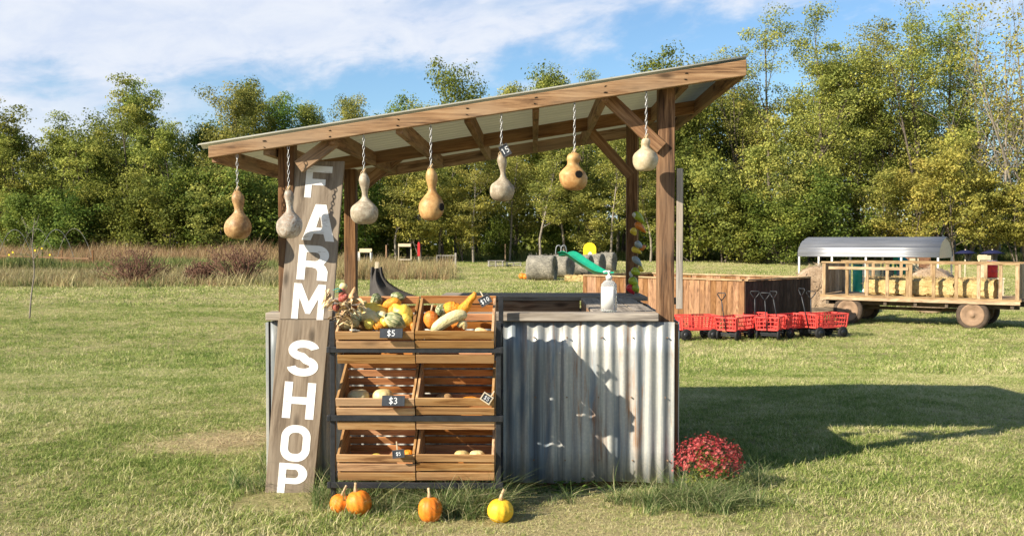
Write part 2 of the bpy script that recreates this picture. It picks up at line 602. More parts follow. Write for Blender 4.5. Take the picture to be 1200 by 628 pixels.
def wset(sock, v):
    if isinstance(v, bpy.types.NodeSocket):
        nt.links.new(v, sock)
    elif isinstance(v, (tuple, list)) and len(v) == 3 and sock.type == "RGBA":
        sock.default_value = (*v, 1)
    else:
        sock.default_value = v


def wm(op, a, b=0.0, c=0.0, clamp=False):
    n = wn("ShaderNodeMath", operation=op, use_clamp=clamp)
    wset(n.inputs[0], a)
    wset(n.inputs[1], b)
    if op == "MULTIPLY_ADD":
        wset(n.inputs[2], c)
    return n.outputs[0]


def wr(v, a, b, c=0.0, d=1.0):
    n = wn("ShaderNodeMapRange", interpolation_type="SMOOTHSTEP")
    for i, q in enumerate((v, a, b, c, d)):
        wset(n.inputs[i], q)
    return n.outputs[0]


def wnoise(vec, scale, detail, rough, dist=0.0):
    n = wn("ShaderNodeTexNoise")
    wset(n.inputs["Vector"], vec)
    n.inputs["Scale"].default_value = scale
    n.inputs["Detail"].default_value = detail
    n.inputs["Roughness"].default_value = rough
    n.inputs["Distortion"].default_value = dist
    return n.outputs["Fac"]


tc = wn("ShaderNodeTexCoord").outputs["Generated"]
sp = wn("ShaderNodeSeparateXYZ")
nt.links.new(tc, sp.inputs[0])
az = wm("ARCTAN2", sp.outputs[0], sp.outputs[1])      # 0 along +Y, right positive
el = wm("ARCSINE", sp.outputs[2])
cv = wn("ShaderNodeCombineXYZ")
wset(cv.inputs[0], wm("MULTIPLY", az, 1.0))
wset(cv.inputs[1], wm("MULTIPLY_ADD", az, -0.22, wm("MULTIPLY", el, 2.3)))
big = wnoise(cv.outputs[0], 4.2, 6, 0.60, 0.3)
fine = wnoise(cv.outputs[0], 13.0, 6, 0.62, 0.4)
# the edge of the cloud bank rises to the right
edge = wm("MULTIPLY_ADD", az, 0.150, 0.188)
above = wm("SUBTRACT", el, edge)
nz = wm("MULTIPLY_ADD", wm("SUBTRACT", fine, 0.5), 0.10, wm("MULTIPLY", wm("SUBTRACT", big, 0.5), 0.22))
bank = wr(wm("ADD", above, nz), -0.022, 0.040)
left_low = wm("MULTIPLY", wr(az, -0.24, -0.40), wr(wm("ADD", big, wm("MULTIPLY", fine, 0.3)), 0.50, 0.68, 0.15, 0.85))
wisps = wm("MULTIPLY", wr(wm("MULTIPLY_ADD", fine, 0.45, wm("MULTIPLY", big, 0.6)), 0.50, 0.66), 0.62)
hz = wr(el, 0.13, 0.02, 0.0, 0.45)
cl = wm("MAXIMUM", wm("MAXIMUM", bank, wm("MAXIMUM", wisps, left_low)), hz)
holes = wm("MULTIPLY", wr(el, 0.215, 0.26), wr(big, 0.52, 0.40, 0.0, 0.75))
cl = wm("MULTIPLY", cl, wm("SUBTRACT", 1.0, holes))
cl = wm("MULTIPLY", cl, wr(el, 0.30, 0.55, 0.93, 0.05))
shade = wr(wm("MULTIPLY_ADD", fine, 0.6, wm("MULTIPLY", big, 0.5)), 0.40, 0.68)
cmix = wn("ShaderNodeMix", data_type="RGBA")
wset(cmix.inputs[0], shade)
wset(cmix.inputs[6], (6.2, 6.9, 8.4))
wset(cmix.inputs[7], (7.7, 8.05, 8.8))
tint = wn("ShaderNodeMix", data_type="RGBA", blend_type="MULTIPLY")
tint.inputs[0].default_value = 1.0
wset(tint.inputs[6], sky.outputs[0])
wset(tint.inputs[7], (1.06, 1.30, 1.48))
smix = wn("ShaderNodeMix", data_type="RGBA")
wset(smix.inputs[0], cl)
wset(smix.inputs[6], tint.outputs[2])
wset(smix.inputs[7], cmix.outputs[2])
nt.links.new(smix.outputs[2], bg.inputs[0])
bg.inputs[1].default_value = 0.055

vs = scene.view_settings
vs.view_transform = "Standard"
vs.look = "None"
vs.exposure = 1.05
vs.gamma = 1
vs.use_curve_mapping = False

# ------------------------------------------------------------------ ground
PATCH = [(-2.2, 6.85, 0.5, 0.5, 1.0), (-1.75, 7.35, 0.4, 0.45, 0.9), (-2.65, 6.6, 0.35, 0.25, 0.6), (-3.6, 5.4, 0.9, 0.35, 0.4), (-0.2, 4.72, 1.0, 0.22, 0.3), (1.6, 4.9, 1.1, 0.3, 0.35), (2.6, 11.6, 1.6, 0.35, 0.6), (-5.2, 9.5, 1.5, 0.35, 0.5)]


def dry_mask(w, p):
    acc = None
    wob = w.N("ShaderNodeTexNoise")
    wob.inputs["Scale"].default_value = 2.6
    wob.inputs["Detail"].default_value = 4
    w.L(p, wob.inputs["Vector"])
    wv = w.N("ShaderNodeVectorMath", operation="MULTIPLY_ADD")
    w.L(wob.outputs["Color"], wv.inputs[0])
    wv.inputs[1].default_value = (0.9, 0.9, 0)
    ofs = w.N("ShaderNodeVectorMath", operation="SUBTRACT")
    w.L(p, ofs.inputs[0])
    ofs.inputs[1].default_value = (0.45, 0.45, 0)
    w.L(ofs.outputs[0], wv.inputs[2])
    p = wv.outputs[0]
    for (x, y, a, b, k) in PATCH:
        mp = w.N("ShaderNodeMapping", vector_type="TEXTURE")
        mp.inputs["Location"].default_value = (x, y, 0)
        mp.inputs["Scale"].default_value = (a, b, 50)
        w.L(p, mp.inputs["Vector"])
        ln = w.N("ShaderNodeVectorMath", operation="LENGTH")
        w.L(mp.outputs[0], ln.inputs[0])
        m = w.math("MULTIPLY", w.rng(ln.outputs["Value"], 0.4, 1.25, 1, 0), k)
        acc = m if acc is None else w.math("MAXIMUM", acc, m)
    return acc


def field_colour(w):
    p = w.pos()
    big = w.noise(p, 0.30, 4, 0.6)
    mid = w.noise(p, 1.5, 4, 0.65, 0.4)
    f = w.math("MULTIPLY_ADD", mid, 0.55, w.math("MULTIPLY", big, 0.5))
    f = w.rng(f, 0.33, 0.74)
    sx = w.N("ShaderNodeSeparateXYZ")
    w.L(p, sx.inputs[0])
    far = w.rng(sx.outputs[1], 8, 45, 0, 0.16)
    near = w.rng(sx.outputs[1], 5.6, 4.4, 0, 0.26)
    right = w.rng(sx.outputs[0], 0.5, 3.5, 0, 0.06)
    f = w.math("ADD", f, w.math("ADD", near, w.math("ADD", far, right)), clamp=True)
    return w.math("MAXIMUM", f, dry_mask(w, p), clamp=True), p


w_ = Mat("field_soil")
f_, p_ = field_colour(w_)
sp_ = w_.noise(p_, 45, 5, 0.7)
lo_ = w_.mix(f_, (0.15, 0.155, 0.05), (0.30, 0.245, 0.12))
hi_ = w_.mix(f_, (0.25, 0.26, 0.085), (0.50, 0.41, 0.22))
w_.bump(sp_, 0.9, 0.03)
M["field"] = w_.col(w_.mix(w_.rng(sp_, 0.35, 0.65), lo_, hi_), 0.95, 0, 0.1)

w_ = Mat("grass_blades")
f_, p_ = field_colour(w_)
r_ = w_.rnd()
t_ = w_.attr("tone")
k_ = w_.math("ADD", f_, w_.math("MULTIPLY_ADD", r_, 0.55, w_.math("MULTIPLY_ADD", t_, 0.75, -0.66)), clamp=True)
c_ = w_.ramp(k_, [(0.0, (0.095, 0.165, 0.026)), (0.33, (0.215, 0.29, 0.060)), (0.66, (0.37, 0.405, 0.125)), (1.0, (0.62, 0.55, 0.31))])
w_.col(c_, 0.65, 0, 0.2)
tr = w_.N("ShaderNodeBsdfTranslucent")
w_.L(c_, tr.inputs[0])
mx = w_.N("ShaderNodeMixShader")
mx.inputs[0].default_value = 0.3
w_.L(w_.b.outputs[0], mx.inputs[1]).L(tr.outputs[0], mx.inputs[2]).L(mx.outputs[0], w_.out.inputs[0])
M["blade"] = w_.m
M["long_blade"] = leaf_mat("long_grass_blades", [(0.0, (0.07, 0.125, 0.035)), (0.5, (0.17, 0.23, 0.075)), (0.8, (0.32, 0.34, 0.15)), (1.0, (0.60, 0.52, 0.32))], 0.3, 0.01, 0.15)
M["weed_stalk"] = leaf_mat("tall_dry_stalks", [(0.0, (0.20, 0.14, 0.065)), (0.45, (0.38, 0.23, 0.12)), (0.8, (0.48, 0.34, 0.18)), (1.0, (0.58, 0.48, 0.27))], 0.3, 0.015, 0.25)
M["weed_pale"] = leaf_mat("pale_dry_grass", [(0.0, (0.17, 0.17, 0.06)), (0.5, (0.34, 0.30, 0.13)), (1.0, (0.56, 0.47, 0.26))], 0.25, 0.012, 0.2)
M["weed_green"] = leaf_mat("green_weeds", [(0.0, (0.09, 0.13, 0.035)), (0.6, (0.20, 0.24, 0.07)), (1.0, (0.36, 0.34, 0.13))], 0.25, 0.012, 0.2)

ys = np.concatenate([np.linspace(-40, 2, 15), np.linspace(3, 14, 56), np.geomspace(14.4, 600, 70)])
xs = np.concatenate([-np.geomspace(600, 7.3, 45), np.linspace(-7, 7, 60), np.geomspace(7.3, 600, 45)])
XX, YY = np.meshgrid(xs, ys)
V = np.stack([XX, YY, gz(XX, YY)], -1).reshape(-1, 3)
nx = len(xs)
I = np.arange((len(ys) - 1) * nx).reshape(len(ys) - 1, nx)[:, :-1].ravel()
F = np.stack([I, I + 1, I + nx + 1, I + nx], 1)
me = raw_mesh("ground", V, F, {}, M["field"], True)
go = bpy.data.objects.new("ground", me)
COL.objects.link(go)
tag(go, kind="structure")


# ------------------------------------------------------------------ grass: one object per kind of ground cover
def blade_tuft(n, rad, hmin, hmax, wid, lean, seed, mat, segs=2):
    g = np.random.default_rng(seed)
    V, F, T = [], [], []
    for i in range(n):
        a, q = g.uniform(0, 2 * PI), rad * math.sqrt(g.uniform())
        x, y = q * math.cos(a), q * math.sin(a)
        h = g.uniform(hmin, hmax)
        d = g.uniform(0, 2 * PI)
        ln = lean * h * g.uniform(0.2, 1.3)
        fx, fy = math.cos(d), math.sin(d)
        px, py = -fy, fx
        w = wid * g.uniform(0.6, 1.3)
        t = g.uniform()
        b = len(V)
        for s in range(segs + 1):
            u = s / segs
            ww = w * (1 - u ** 1.5) * 0.5 + 0.0002
            cx, cy, cz = x + fx * ln * u * u, y + fy * ln * u * u, h * (u - 0.25 * u * u * min(1, lean))
            V += [(cx - px * ww, cy - py * ww, cz), (cx + px * ww, cy + py * ww, cz)]
            T += [t, t]
        for s in range(segs):
            F.append((b + 2 * s, b + 2 * s + 1, b + 2 * s + 3, b + 2 * s + 2))
    me = raw_mesh("grass_tuft", V, F, {"tone": T}, mat)
    return bpy.data.objects.new("grass_tuft", me)


def scatter(name, pts, scl, protos, tilt=0.15, zs=None, seed=1):
    """one object whose points carry tufts"""
    g = np.random.default_rng(seed)
    n = len(pts)
    me = bpy.data.meshes.new(name)
    me.vertices.add(n)
    me.vertices.foreach_set("co", np.asarray(pts, np.float32).ravel())
    rot = np.stack([g.normal(0, tilt, n), g.normal(0, tilt, n), g.uniform(0, 2 * PI, n)], 1).astype(np.float32)
    a = me.attributes.new("rot", "FLOAT_VECTOR", "POINT")
    a.data.foreach_set("vector", rot.ravel())
    s3 = np.repeat(np.asarray(scl, np.float32)[:, None], 3, 1)
    if zs is not None:
        s3[:, 2] *= zs
    a = me.attributes.new("scl", "FLOAT_VECTOR", "POINT")
    a.data.foreach_set("vector", s3.ravel())
    a = me.attributes.new("idx", "INT", "POINT")
    a.data.foreach_set("value", g.integers(0, len(protos), n).astype(np.int32))
    o = bpy.data.objects.new(name, me)
    COL.objects.link(o)
    c = bpy.data.collections.new(name + "_tufts")
    for p in protos:
        c.objects.link(p)
    ng = bpy.data.node_groups.new(name + "_scatter", "GeometryNodeTree")
    ng.interface.new_socket("Geometry", in_out="INPUT", socket_type="NodeSocketGeometry")
    ng.interface.new_socket("Geometry", in_out="OUTPUT", socket_type="NodeSocketGeometry")
    gi, gout = ng.nodes.new("NodeGroupInput"), ng.nodes.new("NodeGroupOutput")
    ip = ng.nodes.new("GeometryNodeInstanceOnPoints")
    ci = ng.nodes.new("GeometryNodeCollectionInfo")
    ci.inputs["Collection"].default_value = c
    ci.inputs["Separate Children"].default_value = True
    ci.inputs["Reset Children"].default_value = True
    ip.inputs["Pick Instance"].default_value = True

    def na(nm, ty):
        q = ng.nodes.new("GeometryNodeInputNamedAttribute")
        q.data_type = ty
        q.inputs["Name"].default_value = nm
        return q.outputs["Attribute"]

    e2r = ng.nodes.new("FunctionNodeEulerToRotation")
    lk = ng.links.new
    lk(na("rot", "FLOAT_VECTOR"), e2r.inputs[0])
    lk(e2r.outputs[0], ip.inputs["Rotation"])
    lk(na("scl", "FLOAT_VECTOR"), ip.inputs["Scale"])
    lk(na("idx", "INT"), ip.inputs["Instance Index"])
    lk(gi.outputs[0], ip.inputs["Points"])
    lk(ci.outputs[0], ip.inputs["Instance"])
    lk(ip.outputs[0], gout.inputs[0])
    md = o.modifiers.new("scatter", "NODES")
    md.node_group = ng
    return o


def wedge(n, y0, y1, k, pad, g):
    """points in the strip of field in front of the camera"""
    out = np.zeros((0, 2))
    while len(out) < n:
        y = g.uniform(y0, y1, n * 2)
        x = g.uniform(-1, 1, n * 2) * (k * y1 + pad)
        ok = np.abs(x) < k * y + pad
        out = np.concatenate([out, np.stack([x[ok], y[ok]], 1)])
    return out[:n]


def lift(xy):
    return np.column_stack([xy, gz(xy[:, 0], xy[:, 1]) - 0.004])


gg = np.random.default_rng(11)


def vnoise(xy, s, seed):
    """cheap smooth noise on points"""
    q = np.random.default_rng(seed)
    acc = 0
    for i in range(5):
        a = q.uniform(0, 2 * PI)
        k = s * q.uniform(0.6, 1.9)
        acc = acc + np.sin((xy[:, 0] * math.cos(a) + xy[:, 1] * math.sin(a)) * k + q.uniform(0, 6.3))
    return acc / 3.2


def dryness(xy):
    d = np.zeros(len(xy))
    for (x, y, a, b, k) in PATCH:
        r = np.hypot((xy[:, 0] - x) / a, (xy[:, 1] - y) / b)
        d = np.maximum(d, k * np.clip((1.25 - r) / 0.8, 0, 1))
    return d


# mown lawn
P1 = wedge(158000, 3.6, 13, 0.56, 1.9, gg)
S1 = gg.uniform(0.6, 1.15, len(P1)) * (1 + 0.28 * vnoise(P1, 2.2, 3))
dr = dryness(P1)
keep = gg.uniform(size=len(P1)) > dr * 0.6
front = (P1[:, 0] > -1.62) & (P1[:, 0] < -1.08) & (P1[:, 1] > 5.0) & (P1[:, 1] < 5.44)
keep &= ~front | (gg.uniform(size=len(P1)) < 0.3)
S1 = np.where(front, S1 * 0.6, S1)
inside = (P1[:, 0] > -1.46) & (P1[:, 0] < 0.76) & (P1[:, 1] > 5.63) & (P1[:, 1] < 7.6)
keep &= ~inside | (gg.uniform(size=len(P1)) < 0.15)
P1, S1 = P1[keep], S1[keep] * (1 - 0.45 * dr[keep])
near_protos = [blade_tuft(17, 0.036, 0.010, 0.038, 0.0034, 1.1, 100 + i, M["blade"]) for i in range(5)]
o = scatter("lawn_grass", lift(P1), S1, near_protos, 0.25, seed=3)
tag(o, "short mown grass, green and straw coloured, round the stand", "grass", kind="stuff")
P2 = wedge(70000, 12.5, 32, 0.56, 1.5, gg)
S2 = gg.uniform(0.6, 1.2, len(P2)) * (1 + 0.25 * vnoise(P2, 1.2, 4))
mid_protos = [blade_tuft(22, 0.09, 0.02, 0.06, 0.007, 1.0, 200 + i, M["blade"]) for i in range(4)]
o = scatter("field_grass", lift(P2), S2, mid_protos, 0.25, seed=4)
tag(o, "short grass of the open field behind the stand", "grass", kind="stuff")
P3 = wedge(60000, 31, 82, 0.56, 2, gg)
S3 = gg.uniform(0.6, 1.2, len(P3)) * (1 + 0.25 * vnoise(P3, 0.6, 5))
far_protos = [blade_tuft(22, 0.25, 0.04, 0.10, 0.02, 0.9, 300 + i, M["blade"]) for i in range(4)]
o = scatter("meadow_grass", lift(P3), S3, far_protos, 0.2, seed=5)
tag(o, "short grass running up to the edge of the woods", "grass", kind="stuff")

# long uncut grass round the foot of the stand
spots = []


def longspot(n, cx, cy, sx, sy, s0, s1):
    for _ in range(n):
        spots.append((gg.normal(cx, sx), gg.normal(cy, sy), gg.uniform(s0, s1)))


longspot(16, -1.10, 5.22, 0.10, 0.08, 0.5, 1.0)
longspot(34, -0.62, 5.04, 0.28, 0.06, 0.4, 0.9)
longspot(26, -0.28, 5.02, 0.10, 0.06, 0.6, 1.15)
longspot(14, -0.45, 4.99, 0.08, 0.05, 0.7, 1.1)
longspot(70, 0.78, 5.26, 0.15, 0.09, 0.35, 0.85)
longspot(70, 0.98, 5.27, 0.15, 0.08, 0.4, 0.9)
longspot(20, 0.52, 5.30, 0.14, 0.06, 0.25, 0.6)
longspot(12, 1.45, 5.75, 0.15, 0.10, 0.4, 0.8)
longspot(12, -1.55, 5.50, 0.10, 0.06, 0.5, 0.9)
longspot(10, -1.75, 6.3, 0.15, 0.3, 0.5, 0.9)
longspot(10, 3.15, 6.7, 0.5, 0.2, 0.3, 0.6)
longspot(6, 0.1, 5.50, 0.35, 0.03, 0.15, 0.3)
longspot(5, -1.34, 5.26, 0.12, 0.03, 0.10, 0.22)
sp_ = np.array(spots)
P4 = lift(sp_[:, :2])
long_protos = [blade_tuft(36, 0.05, 0.07, 0.26, 0.0042, 1.3, 400 + i, M["long_blade"], 5) for i in range(5)]
o = scatter("long_grass", P4, sp_[:, 2], long_protos, 0.18, seed=6)
tag(o, "long uncut green grass round the foot of the stand", "grass", kind="stuff")

# loose straw and cut blades on the dry patches
P5 = np.concatenate([gg.normal((x, y), (a * 0.5, b * 0.5), (int(500 * a * b / 0.3) + 150, 2)) for (x, y, a, b, k) in PATCH[:2]])
straw_m = leaf_mat("loose_straw", [(0.0, (0.33, 0.24, 0.12)), (1.0, (0.60, 0.48, 0.28))], 0.1)
sp2 = [blade_tuft(9, 0.05, 0.02, 0.055, 0.0032, 3.0, 500 + i, straw_m) for i in range(3)]
pz = lift(P5)
o = scatter("cut_straw", pz, gg.uniform(0.5, 1.0, len(P5)), sp2, 0.15, zs=0.35, seed=8)
tag(o, "dry cut grass lying on the bare patches round the stand", "straw", kind="stuff")

# tall dry weeds at the far left and behind the stand
def weeds(name, label, pts, smin, smax, protos, seed, kind="stuff"):
    g = np.random.default_rng(seed)
    s = g.uniform(smin, smax, len(pts)) * (1 + 0.34 * vnoise(pts, 0.9, seed))
    o = scatter(name, lift(pts), s, protos, 0.08, seed=seed)
    return tag(o, label, "weeds", kind=kind)


def band(n, px0, px1, y0, y1, g, cut=None):
    y = g.uniform(y0, y1, n)
    x = (g.uniform(px0, px1, n) - 626) / FPX * y
    return np.stack([x, y], 1)


def stalks(seed, m, h0, h1, n=26, rad=0.35, w=0.02, lean=0.4):
    return [blade_tuft(n, rad, h0, h1, w, lean, seed + i, m, 3) for i in range(4)]


weeds("tall_weeds", "tall rust brown dead weeds in front of the left woods", band(5600, -120, 322, 60, 76, gg), 0.5, 1.0, stalks(600, M["weed_stalk"], 0.7, 2.1, 26, 0.6, 0.03, .5) + stalks(610, M["weed_green"], 0.6, 1.5, 20, 0.6, 0.05, .6)[:2], 31)
weeds("pale_weeds", "knee high pale dry grass along the front of the weed strip", np.concatenate([band(5200, -120, 330, 48.5, 57, gg), band(900, -120, 335, 44.0, 49.5, gg)]), 0.3, 1.05, stalks(620, M["weed_pale"], 0.2, 0.95, 30, 0.55, 0.022, .8)[:2] + stalks(626, M["weed_green"], 0.15, 0.7, 26, 0.6, 0.03, .9)[:2] + stalks(623, M["weed_stalk"], 0.2, 0.9, 24, 0.5, 0.022, .7)[:1], 32)
weeds("green_weeds", "green weeds between the pale grass and the brown weeds", band(2600, -120, 320, 56, 60, gg), 0.7, 1.2, stalks(640, M["weed_green"], 0.4, 1.1, 26, 0.35, 0.04), 33)
mid = band(3600, 392, 545, 52, 70, gg)
wx = (545 - (mid[:, 0] / mid[:, 1] * FPX + 626)) / 150
mid = mid[gg.uniform(size=len(mid)) < np.clip(wx * 1.15, 0.02, 1) * (0.45 + 0.55 * (vnoise(mid, 0.8, 9) > -0.2))]
weeds("dry_weeds", "dry brown and pale weeds behind the left post of the stand", mid, 0.40, 0.85, stalks(660, M["weed_pale"], 0.5, 1.5, 26, 0.35, 0.024) + stalks(670, M["weed_stalk"], 0.5, 1.5, 22, 0.35, 0.024), 34)
weeds("edge_weeds", "low mixed weeds growing along the foot of the woods", band(3000, 540, 1260, 84, 90, gg), 0.6, 1.2, stalks(680, M["weed_green"], 0.3, 0.9, 20, 0.4, 0.04), 35)
# ------------------------------------------------------------------ the farm stand
F0 = 5.60                                             # front of the counter
XL, XR = -1.51, 0.79                                  # ends of the counter
YB = 7.72                                             # back of the counter


def rz(x):
    """top of the roof beams"""
    return 1.936 + (x + 1.81) * 0.1565


stand = empty("farm_stand", (0, 0, 0), (0, 0, 0), "open farm stand of weathered timber and corrugated metal under a sloping roof", "stand")


def post(x, y, top, z0=-0.05, w=0.092):
    b = MB()
    b.box((x, y, (top + z0) / 2), (w, w, top - z0))
    return b.build("post", M["post"], stand, 0.006)


post(-1.425, F0 + 0.055, rz(-1.42) - 0.02)
post(0.752, F0 + 0.055, rz(0.75) - 0.02, w=0.094)
post(-1.44, YB - 0.03, rz(-1.44) - 0.02)
post(0.765, YB - 0.03, rz(0.76) - 0.02)


def along(x0, x1, y, name, m, dz=0.0, w=0.040, h=0.089, tone=None, bev=0.003):
    b = MB()
    b.beam((x0, y, rz(x0) - h / 2 + dz), (x1, y, rz(x1) - h / 2 + dz), w, h, tone=tone)
    return b.build(name, m, stand, bev)


b = MB()
b.prism([(-1.815, rz(-1.815)), (1.165, rz(1.165)), (1.165, rz(1.165) - .087), (-1.815, rz(-1.815) - .066)], 5.44, 5.48)
fb = b.build("front_beam", M["beam"], stand, 0.004)
# rusty nail heads where the rafters meet the beam
for x in (-1.50, -1.135, -0.755, -0.372, 0.008, 0.392, 0.835):
    for dz in (.022, .056):
        b = MB()
        b.prism([(x + random.uniform(-.01, .01) + .0035 * math.cos(a), rz(x) - dz + .0035 * math.sin(a)) for a in [k * PI / 4 for k in range(8)]], 5.437, 5.441)
        b.build("nail_head", M["hole"], fb)
along(-1.80, 1.165, 6.95, "purlin", M["rafter"], dz=-0.002)
along(-1.80, 1.165, 8.02, "back_beam", M["beam"], dz=-0.002)
for x in (-1.79, -1.50, -1.135, -0.755, -0.372, 0.008, 0.392, 0.835, 1.14):
    b = MB()
    zt = rz(x) - 0.048
    if x in (-1.79, 1.14):
        b.beam((x, 5.482, zt), (x, 8.0, zt), 0.038, 0.088)
    else:
        b.beam((x, 5.482, zt - 0.004), (x, 6.929, zt - 0.004), 0.038, 0.088)
        b.beam((x, 6.971, zt - 0.004), (x, 7.998, zt - 0.004), 0.038, 0.088)
    b.build("rafter", M["rafter"], stand, 0.003)


def brace(a, b_, w=0.038, h=0.085, m="rafter"):
    b = MB()
    b.beam(a, b_, w, h, up=(0, 1, 0))
    return b.build("brace", M[m], stand, 0.003)


def pt(px, py, Y):
    p = at(px, py, Y)
    return (p.x, p.y, p.z)


# knee braces: w is the in-plane depth here
brace(pt(350, 196, 5.535), pt(391, 166, 5.535), 0.075, 0.038, "beam")
brace(pt(428, 216, 7.66), pt(474, 178, 7.66), 0.085, 0.038, "beam")
brace(pt(709, 112, 5.60), pt(775, 174, 5.60), 0.075, 0.038)
brace(pt(690, 152, 7.66), pt(739, 206, 7.66), 0.075, 0.038)
brace((-1.44, 5.75, 1.55), (-1.44, 6.05, rz(-1.44) - 0.10), 0.075, 0.038)

# roof sheet, ribs running down the slope
b = MB()
NYR = 30 * 8


def roof_fn(u, v):
    x = -1.872 + 3.045 * u
    y = 5.432 + 2.78 * v
    return (x, y, rz(x) + 0.0130 + 0.011 * math.sin(2 * PI * v * 22))


b.sheet(roof_fn, 6, NYR)
b.build("roof_sheet", M["roof_panel"], stand, solid=0.002)


# corrugated skirt panels
def corr(name, a, b_, z0, z1, pitch=0.075, amp=0.0078, wob=0.0):
    a, b_ = Vector(a), Vector(b_)
    d = b_ - a
    L = d.length
    d.normalize()
    nrm = Vector((d.y, -d.x))
    k = int(L / pitch * 12)
    m = MB()

    def fn(u, v):
        s = u * L
        q = amp * math.sin(2 * PI * s / pitch) + wob * math.sin(s * 5.1 + v * 2.0)
        p = a + d * s + nrm * q
        return (p.x, p.y, z0 + (z1 - z0) * v + 0.004 * math.sin(s * 9))

    m.sheet(fn, k, 5)
    return m.build(name, M["galv"], stand, solid=0.0015)


corr("front_panel", (XL, F0 - 0.016), (-0.42, F0 - 0.016), 0.035, 0.945)
corr("front_panel", (-0.44, F0 - 0.019), (0.295, F0 - 0.019), 0.03, 0.948)
corr("front_panel", (0.265, F0 - 0.023), (0.797, F0 - 0.023), 0.035, 0.952)
corr("side_panel", (0.822, F0 + 0.0), (0.822, YB), 0.035, 0.945)
corr("side_panel", (XL - 0.012, YB), (XL - 0.012, F0), 0.035, 0.945)
corr("back_panel", (XR, YB + 0.035), (XL, YB + 0.035), 0.035, 0.885)
for (x, nm) in ((XL - 0.022, "corner_trim"), (0.810, "corner_trim")):
    b = MB()
    b.box((x, F0 + 0.012, 0.49), (0.018, 0.05, 0.90))
    b.build(nm, M["galv"] if x < 0 else M["post"], stand, 0.002)
for zz in (.16, .52, .86):
    for k in range(-3, 14, 3):
        x = k * .0625 + random.uniform(-.012, .012)
        b = MB()
        b.prism([(x + .0042 * math.cos(a), zz + .0042 * math.sin(a)) for a in [q * PI / 3 for q in range(6)]], F0 - .035, F0 - .012)
        b.build("screw", M["rim"], stand)
# kick board in the shade under the panels
b = MB()
b.box((-0.36, F0 + 0.06, 0.03), (2.1, 0.03, 0.10))
b.build("kick_board", M["post"], stand, 0.003)


def board(name, x0, x1, y0, y1, z1, t, m="grey_board", n=1, along_x=True):
    b = MB()
    for i in range(n):
        if along_x:
            ya, yb = y0 + (y1 - y0) * i / n, y0 + (y1 - y0) * (i + 1) / n - (0.004 if n > 1 else 0)
            b.box(((x0 + x1) / 2, (ya + yb) / 2, z1 - t / 2), (x1 - x0, yb - ya, t))
        else:
            xa, xb = x0 + (x1 - x0) * i / n, x0 + (x1 - x0) * (i + 1) / n - (0.004 if n > 1 else 0)
            b.box(((xa + xb) / 2, (y0 + y1) / 2, z1 - t / 2), (xb - xa, y1 - y0, t))
    return b.build(name, M[m], stand, 0.004)


board("front_ledge", XL - 0.02, 0.703, F0 - 0.055, F0 + 0.085, 1.0, 0.045)
board("counter_top", 0.34, 0.715, F0 + 0.089, 7.17, 0.996, 0.022, n=3, along_x=False)
board("counter_top", -0.70, 0.83, 7.18, 7.75, 1.003, 0.03, n=3)
board("counter_top", XL, -1.10, F0 + 0.089, 7.17, 0.996, 0.022, n=3, along_x=False)
board("counter_fascia", -0.60, 0.335, 7.20, 7.238, 0.972, 0.11, "rafter")
board("counter_fascia", -0.64, 0.335, 7.205, 7.24, 0.85, 0.13, "rafter")
board("counter_fascia", 0.342, 0.372, 5.70, 7.17, 0.973, 0.13, "rafter", along_x=False)
board("counter_fascia", -1.135, -1.105, 5.70, 7.17, 0.973, 0.13, "rafter", along_x=False)

# grey plank fixed to the outside of the right post
b = MB()
b.box((0.829, 5.625, 1.42), (0.036, 0.03, 0.80))
b.build("upright_plank", M["grey_board"], stand, 0.003)
b = MB()
b.box((0.83, 5.72, 1.06), (0.05, 0.10, 0.035))
b.build("end_cleat", M["grey_board"], stand, 0.003)

# dark cloth over a stake on the left counter
dr_ = empty("draped_stake", (0, 0, 0), label="charcoal cloth draped over a short pale stake behind the top crates", cat="drape")
b = MB()
s0 = at(441, 352, 7.0)
b.box((s0.x, 7.0, 1.12), (0.028, 0.02, 0.28), Euler((0, R(3), 0)))
b.build("stake", M["pale_wood"], dr_, 0.002)
b = MB()


def drape_fn(u, v):
    a = -0.5 + u * 1.0
    px = 433 + 2 + v * 0 + (1 - (1 - u) ** 0.6) * 0
    xr = [436, 452]
    # profile: steep on the left, sweeping out to the right
    l = s0.x - 0.035 - 0.012 * v
    r_ = s0.x + 0.035 + 0.30 * v ** 2.6
    x = l + (r_ - l) * u
    z = 1.225 - 0.225 * v - 0.01 * math.sin(u * PI) * (1 - v)
    y = 6.985 - 0.11 * v * math.sin(PI * min(1, u * 1.25)) - 0.012 * math.sin(u * 14 + v * 3)
    return (x, y, z)


b.sheet(drape_fn, 18, 10)
b.sheet(lambda u, v: (lambda q: (q[0], 14.03 - q[1], q[2]))(drape_fn(u, v)), 18, 10)
b.build("cloth", M["tarp"], dr_)

# ------------------------------------------------------------------ lettering
def stroke_mesh(paths, w, y0, y1, MM, mb, joints=True):
    """flat strokes of width w in the (x,z) plane"""
    for P in paths:
        for i in range(len(P) - 1):
            a, c = Vector((P[i][0], 0, P[i][1])), Vector((P[i + 1][0], 0, P[i + 1][1]))
            d = (c - a).normalized()
            n = Vector((-d.z, 0, d.x)) * w / 2
            e = d * w * 0.28
            mb.prism([(q.x, q.z) for q in (a - e - n, c + e - n, c + e + n, a - e + n)], y0, y1, MM)


